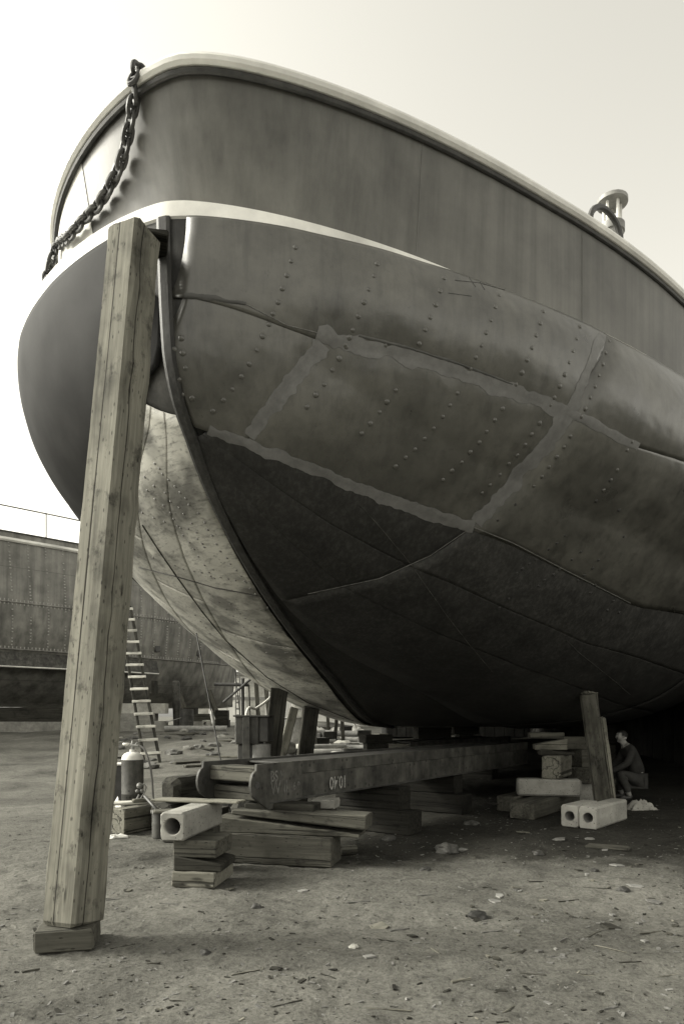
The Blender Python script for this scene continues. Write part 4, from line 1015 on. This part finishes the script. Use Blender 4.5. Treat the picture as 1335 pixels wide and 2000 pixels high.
GB_ = 'lumps on the dirt bank below the second ship'
for k in range(34):
    px = rs.uniform(215, 470); d = rs.uniform(15, 29); x = gpt(px, d); sz = rs.uniform(.08, .26); me = bpy.data.meshes.new('lump'); bm = bmesh.new(); bmesh.ops.create_icosphere(bm, subdivisions=2, radius=sz)
    for v in bm.verts: v.co *= 1 + .5 * noise.noise(v.co * (1.4 / sz) + Vector((k, 3, 0))); v.co.z *= .5
    bm.to_mesh(me); bm.free(); me.materials.append(M[rs.choice(['soil', 'soil', 'rust', 'concrete'])]); o = link(bpy.data.objects.new('bank_lump', me)); o.location = (x, d, gh(x, d) + .02); tag(o, 'earth lump on the dirt bank behind the gas cylinder', 'lump', GB_)
for k in range(12):
    px = rs.uniform(225, 470); d = rs.uniform(16, 28); x = gpt(px, d); timber('bank_plank', x, d, gh(x, d), rs.uniform(.6, 1.6), .14, .05, rs.uniform(-60, 60), rs.choice(['wood_mid', 'wood_dark', 'wood_pale']), 'loose plank lying on the dirt bank behind the gas cylinder', 'plank', 'planks on the dirt bank')
# ------------------------------------------------------------------ anchor chain lying along the gunwale ledge
ch = empty('anchor_chain', tuple(zrow(.12, HG + .13)[bow_i - 24]), 'heavy rusty anchor chain hanging over the bow bulwark above the white gunwale', 'chain')
bv = [tuple(p) for p in np.concatenate([b0, b1])]; BB = BVHTree.FromPolygons(bv, [(k, k + 1, NE + k + 1, NE + k) for k in range(NE - 1)])
def on_bul(x, y, off):
    o_ = Vector((0, 0, EYE)); d_ = (at(x, y, 1) - o_).normalized(); h = BB.ray_cast(o_, d_)
    if h[0] is None: return None
    n_ = h[1] if h[1].dot(d_) < 0 else -h[1]; return h[0] + n_ * off
pts = [on_bul(x, y, .075) for x, y in ((90, 520), (118, 500), (150, 464), (180, 430), (207, 402), (232, 360), (250, 320), (262, 270), (270, 225), (276, 180), (280, 150))]; pts = [p for p in pts if p]
rt = min((Vector(q) for q in b1), key=lambda q: (q - pts[-1]).length); pts = [Vector(zrow(.14, HG + .09)[bow_i - 72]), Vector(zrow(.14, HG + .09)[bow_i - 58])] + pts + [rt + Vector((-.04, -.09, .02)), rt + Vector((0, -.02, .12)), rt + Vector((.02, .14, .06)), rt + Vector((.03, .2, -.3))]
cp = smooth_path(pts, 40); acc = 0; last = cp[0]; pos = [cp[0]]
for p in cp[1:]:
    acc += (p - last).length; last = p
    if acc > .098: pos.append(p); acc = 0
lk = MB(); a_, b_ = .072, .043; path = []
for k in range(24):
    t = 2 * math.pi * k / 24; e = 2.6; path.append(Vector((math.copysign(abs(math.cos(t))**(2 / e), math.cos(t)) * a_, math.copysign(abs(math.sin(t))**(2 / e), math.sin(t)) * b_, 0)))
lk.tube(path, .020, 8, closed=True); lk.tube([(0, -b_, 0), (0, b_, 0)], .013, 8)
LK = autosmooth(lk.build('chain_link', M['steel_dark'], ch)); cl = ch.location.copy()
for i in range(len(pos) - 1):
    t = (pos[i + 1] - pos[i]).normalized(); o = LK if i == 0 else link(LK.copy(), ch)
    q = t.to_track_quat('X', 'Z').to_matrix().to_4x4() @ Matrix.Rotation(R(90 if i % 2 else 0) + .3, 4, 'X')
    o.matrix_local = Matrix.Translation(pos[i] - cl) @ q
# deck fittings behind the bulwark on the right
vx = at(1195, 460, 9.3)
vn = empty('deck_ventilator', (vx.x, vx.y, HG), 'grey round ventilator drum on the foredeck behind the bulwark rail', 'ventilator')
mb = MB(); mb.lathe([(.14, 0), (.14, 2.45), (.16, 2.46), (.16, 2.56), (.10, 2.57)], 24); autosmooth(mb.build('drum', M['steel_grey'], vn))
mb = MB()
for a in range(5): mb.tube([(.11 * math.cos(a * 1.26), .11 * math.sin(a * 1.26), 2.55), (.11 * math.cos(a * 1.26), .11 * math.sin(a * 1.26), 2.85)], .02, 6)
mb.build('louvre_bars', M['white_paint'], vn); mb = MB(); mb.lathe([(.20, 2.85), (.20, 2.90), (.08, 2.96)], 20); autosmooth(mb.build('cap', M['steel_grey'], vn))
fi = int(np.argmin(abs(CX + zrow(BO, BZ)[:, 0] / zrow(BO, BZ)[:, 1] * F - 1232) + (np.arange(NE) < bow_i) * 9999 + (np.arange(NE) > bow_i + 100) * 9999))
fp = Vector(zrow(BO - .03, BZ)[fi])
ft = (Vector(zrow(BO - .03, BZ)[fi + 3]) - fp).normalized()
mb = MB().tube([fp + ft * (.30 * math.cos(R(k * 15)) ) + Vector((0, 0, .03 + .26 * math.sin(R(k * 15)))) for k in range(13)], .035, 8); fo = autosmooth(mb.build('fairlead', M['steel_dark'], None)); tag(fo, 'dark iron hoop fairlead standing on the bulwark rail', 'fairlead')

# ------------------------------------------------------------------ person crouching at the right shore
def skin(name, joints, edges, m, parent, lv=2, root=0):
    me = bpy.data.meshes.new(name); me.from_pydata([j[:3] for j in joints], edges, []); o = link(bpy.data.objects.new(name, me), parent); me.materials.append(m)
    md = o.modifiers.new('skin', 'SKIN'); md.use_smooth_shade = True
    sv = me.skin_vertices[0].data
    for k, j in enumerate(joints): sv[k].radius = (j[3], j[4] if len(j) > 4 else j[3]); sv[k].use_root = (k == root)
    o.modifiers.new('sub', 'SUBSURF').levels = lv; o.modifiers['sub'].render_levels = lv
    return o
M['skin'] = mottled('skin', .26, .34, 20, .55, .05, .4); M['jacket'] = mottled('dark_jacket', .03, .055, 8, .85, .3, .2); M['trousers'] = mottled('dark_trousers', .04, .07, 8, .9, .3, .2); M['hair'] = mottled('dark_hair', .012, .03, 40, .6, .5, .4)
px_, py_ = 5.02, 12.55
man = empty('person', (px_, py_, 0), 'person in dark jacket crouching beside the split shore, working with both hands', 'person')
# facing -X; pelvis at rear
body = [(.26, 0, .36, .14, .12), (.24, 0, .55, .13, .11), (.14, 0, .76, .15, .12), (.07, 0, .93, .11, .09), (.02, 0, 1.00, .052), (-.01, 0, 1.05, .055), (-.045, 0, 1.115, .088, .078), (-.045, 0, 1.18, .088, .076), (-.03, 0, 1.225, .05)]
ed = [(i, i + 1) for i in range(8)]
bj = list(body); be = list(ed)
def chain_(pts_, start):
    i0 = len(bj)
    for k, p in enumerate(pts_):
        bj.append(p); be.append((start if k == 0 else i0 + k - 1, i0 + k))
    return i0 + len(pts_) - 1
for s in (-1, 1):
    chain_([(.10, s * .16, .91, .062), (-.02, s * .22, .66, .05), (-.27, s * .13, .52, .038), (-.31, s * .12, .50, .034, .026)], 3)
    chain_([(.22, s * .11, .35, .095), (-.14, s * .19, .50, .075), (.03, s * .17, .12, .05), (.05, s * .17, .06, .042), (-.12, s * .19, .045, .034)], 0)
# nose, chin, ears as small branches of the same surface
def sub(p, start): bj.append(p); be.append((start, len(bj) - 1))
sub((-.145, 0, 1.135, .016), 6); sub((-.115, 0, 1.065, .028), 5)
bo = skin('body', bj, be, M['skin'], man)
jj = [(.25, 0, .42, .175, .15), (.24, 0, .56, .165, .145), (.14, 0, .76, .185, .155), (.075, 0, .92, .14, .12), (.04, 0, .985, .078)]; je = [(0, 1), (1, 2), (2, 3), (3, 4)]
for s in (-1, 1):
    i0 = len(jj); jj += [(.10, s * .165, .90, .085), (-.02, s * .225, .66, .068), (-.23, s * .145, .54, .052), (-.265, s * .13, .525, .046)]; je += [(3, i0), (i0, i0 + 1), (i0 + 1, i0 + 2), (i0 + 2, i0 + 3)]
skin('jacket', jj, je, M['jacket'], man)
tj = [(.26, 0, .36, .165, .14)]; te = []
for s in (-1, 1):
    i0 = len(tj); tj += [(.22, s * .11, .355, .115), (-.14, s * .19, .505, .092), (-.05, s * .18, .32, .072), (.03, s * .17, .13, .062)]; te += [(0, i0), (i0, i0 + 1), (i0 + 1, i0 + 2), (i0 + 2, i0 + 3)]
skin('trousers', tj, te, M['trousers'], man)
for s in (-1, 1): skin('boot', [(.06, s * .17, .12, .052), (.055, s * .17, .055, .054), (-.05, s * .18, .045, .046), (-.14, s * .19, .04, .038)], [(0, 1), (1, 2), (2, 3)], M['steel_dark'], man, 1)
me = bpy.data.meshes.new('hair'); bm = bmesh.new(); bmesh.ops.create_uvsphere(bm, u_segments=24, v_segments=16, radius=.105)
for v in bm.verts: v.co = Vector((v.co.x * 1.02, v.co.y * .86, v.co.z * .98)) * (1 + .05 * noise.noise(v.co * 30))
bmesh.ops.delete(bm, geom=[v for v in bm.verts if v.co.z < -.035 or (v.co.x < -.045 and v.co.z < .045) or (v.co.x < .0 and v.co.z < .0)], context='VERTS')
bm.to_mesh(me); bm.free(); me.materials.append(M['hair']); o = link(bpy.data.objects.new('hair', me), man); o.location = (-.03, 0, 1.155)
for p in me.polygons: p.use_smooth = True
mb = MB()
for s in (-1, 1):
    mb.lathe([(.004, -.012), (.013, -.006), (.015, .004), (.006, .011)], 10, (-.03, s * .086, 1.13))
mb.build('ear', M['skin'], man, True)
for s in (-1, 1):
    hd = [(-.30, s * .125, .503, .028, .018), (-.36, s * .12, .487, .036, .016)]; he = [(0, 1)]
    for k in range(4):
        i0 = len(hd); yy = s * .12 + (k - 1.5) * .019; ln = [.05, .058, .054, .042][k]
        hd += [(-.385, yy, .48, .010), (-.385 - ln * .6, yy, .458, .0095), (-.385 - ln * .75, yy, .425, .008)]; he += [(1, i0), (i0, i0 + 1), (i0 + 1, i0 + 2)]
    i0 = len(hd); hd += [(-.335, s * .12 - s * .035, .475, .011), (-.37, s * .12 - s * .045, .45, .009)]; he += [(0, i0), (i0, i0 + 1)]
    skin('hand', hd, he, M['skin'], man, 1)
timber('scrap_block', 4.63, 12.45, 0, .28, .34, .40, 10, 'wood_dark', 'dark block under the hands of the crouching person', 'wood block')
# bright rubble behind the shore foot
crumple('sack', 4.75, 11.2, .45, .3, .16, 'concrete_light', 'pale lumpy sack on the ground behind the foot of the split shore', 'sack', 10)

# ------------------------------------------------------------------ litter on the ground
def lay(o, x, y, z=None):
    o.location = (x, y, gh(x, y) if z is None else z)
timber('loose_board', *[0, 0], 0, .46, .20, .03, 0, 'wood_mid', 'flat grey board lying on the dirt in front of the bored concrete pair', 'board', mtx=Matrix.Translation((3.0, 7.95, gh(3.0, 7.95) - .004)) @ Matrix.Rotation(R(-30), 4, 'Z'))
a = Vector((.42, 10.2, .05)); o = MB().tube([(-.16, 0, .05), (.16, 0, .05)], .05, 14).build('pipe_stub', M['rust_mid'], None); autosmooth(o); o.location = (.38, 10.55, gh(.38, 10.55)); o.rotation_euler = (0, 0, R(40)); tag(o, 'short rusty pipe on the darkened dirt below the cradle beam', 'pipe')
o = MB().tube([(-.09, 0, .05), (.09, 0, .05)], .05, 14).build('pipe_stub', M['wood_mid'], None); autosmooth(o); o.location = (.03, 7.55, gh(.03, 7.55)); o.rotation_euler = (0, 0, R(20)); tag(o, 'short round log stub at the end of the thick knotted timber', 'log')
GL = 'wood splinters lying on the sand'; GC = 'flat chips lying on the sand'; GD = 'dirt clods on the sand'
def ground_px(x, y): d = 1.5 * F / (y - CY); return (x - CX) / F * d, d
sticks = [(850, 1862, .27, -50), (1010, 1860, .22, 35), (1020, 1860, .12, 80), (740, 1690, .2, 5), (750, 1835, .3, 8), (1150, 1900, .25, 4), (1160, 1825, .3, 15), (1100, 1838, .3, 20), (960, 1820, .22, 5), (1090, 1870, .22, -30), (560, 1840, .2, -12), (620, 1855, .25, -8),
          (780, 1815, .3, 12), (700, 1760, .25, 10), (880, 1700, .2, 5), (330, 1765, .2, 5), (220, 1758, .22, 0), (470, 1800, .15, 10), (1190, 1855, .35, -35), (1165, 1735, .3, 14), (1110, 1760, .3, 8), (1050, 1722, .25, 5), (950, 1735, .2, 10), (830, 1748, .25, -5), (640, 1905, .3, -6), (480, 1900, .25, 5),
          (300, 1880, .22, 8), (900, 1915, .3, 10), (1040, 1905, .2, -12), (240, 1850, .2, 25), (1230, 1880, .3, 8), (1270, 1820, .35, -15), (1290, 1900, .4, 10), (60, 1900, .25, 0), (560, 1960, .25, 20), (760, 1970, .3, -15), (1000, 1965, .3, 15), (350, 1960, .2, -30), (1180, 1970, .25, 30)]
for k, (x, y, L, yw) in enumerate(sticks):
    X, Y = ground_px(x, y); wd = random.uniform(.006, .016); yw = yw + random.uniform(-35, 35); o = timber('wood_splinter', 0, 0, 0, L * random.uniform(.35, .8), wd, wd * .7, 0, random.choice(['wood_dark', 'wood_mid', 'soil', 'wood_pale']), 'thin wood splinter lying on the sandy ground', 'splinter', GL, ch=.002, jit=.003, taper=random.uniform(.3, 1),
               mtx=Matrix.Translation((X, Y, gh(X, Y) - .001)) @ Matrix.Rotation(R(yw), 4, 'Z'))
chips = [(740, 1808, .11), (1008, 1735, .06), (1060, 1757, .05), (975, 1750, .06), (965, 1760, .07), (1190, 1810, .09), (805, 1830, .05), (930, 1800, .05), (1205, 1690, .10), (1130, 1700, .06), (1020, 1625, .12), (860, 1580, .14), (900, 1660, .1), (720, 1870, .06), (450, 1735, .07), (250, 1740, .06), (590, 1740, .06), (1150, 1640, .08), (1240, 1730, .1), (1275, 1760, .09), (540, 1890, .06), (1090, 1640, .1), (1180, 1660, .06)]
chips += [(random.uniform(900, 1330), random.uniform(1640, 1880), random.uniform(.012, .035)) for _ in range(45)] + [(random.uniform(100, 900), random.uniform(1700, 1980), random.uniform(.01, .022)) for _ in range(14)]
for k, (x, y, s) in enumerate(chips):
    X, Y = ground_px(x, y); n = random.randint(4, 6); poly = [(s * random.uniform(.6, 1) * math.cos(2 * math.pi * q / n), s * random.uniform(.5, .9) * math.sin(2 * math.pi * q / n)) for q in range(n)]
    mb = MB().prism(poly, Matrix.Rotation(R(90), 4, 'X'), .010); o = mb.build('flat_chip', M[random.choice(['wood_dark', 'wood_mid', 'soil', 'steel_grey', 'wood_pale', 'wood_mid'])], None)
    o.location = (X, Y, gh(X, Y) + .006); o.rotation_euler = (R(random.uniform(-6, 6)), R(random.uniform(-8, 8)), random.uniform(0, 6)); tag(o, 'small flat chip lying on the sandy ground', 'chip', GC)
clods = [(935, 1790, .075), (870, 1663, .13), (690, 1850, .03), (1050, 1670, .06), (1160, 1700, .04), (830, 1700, .05), (400, 1860, .035), (1010, 1740, .03), (1215, 1740, .05), (500, 1770, .04), (920, 1610, .1), (760, 1640, .08)]
for k, (x, y, s) in enumerate(clods):
    X, Y = ground_px(x, y); me = bpy.data.meshes.new('clod'); bm = bmesh.new(); bmesh.ops.create_icosphere(bm, subdivisions=3, radius=s)
    for v in bm.verts: v.co *= 1 + .4 * noise.noise(v.co * (2.2 / s) * .6 + Vector((k, 0, 0))) + .15 * noise.noise(v.co * (6 / s) * .6); v.co.z *= .55
    bm.to_mesh(me); bm.free(); me.materials.append(M['rust'] if k != 2 else M['concrete_light']); o = link(bpy.data.objects.new('dirt_clod', me)); o.location = (X, Y, gh(X, Y) + s * .15); tag(o, 'rough dark clod lying on the sandy ground', 'clod', GD)
def litter(name, cnt, mats, smin, smax, label, seed):
    r_ = random.Random(seed); mb = MB()
    for k in range(cnt):
        y = r_.uniform(0, 1)**1.6 * 10 + 2.9; x = r_.uniform(-.62, .62) * y + .2; L = r_.uniform(smin, smax) * r_.choice([1, 1, 1, 2.2]); wd = L * r_.uniform(.12, .5); th = min(wd, .012) * .6
        Mx = Matrix.Rotation(r_.uniform(0, 6.3), 3, 'Z') @ Matrix.Rotation(r_.uniform(-.25, .25), 3, 'Y')
        mb.box((x, y, gh(x, y) + th * .3), (L, wd, th), M=Mx)
    o = mb.build(name, M[mats], None); o['kind'] = 'stuff'; o['label'] = label; o['category'] = 'litter'
litter('dark_wood_crumbs', 1500, 'wood_dark', .006, .028, 'dark crumbs of bark and wood scattered over the sand', 3)
litter('pale_wood_crumbs', 450, 'wood_pale', .005, .016, 'pale shavings scattered over the sand', 5)
litter('soil_crumbs', 5000, 'soil', .005, .02, 'loose crumbs of soil scattered over the sand', 9)
bpy.context.view_layer.update()
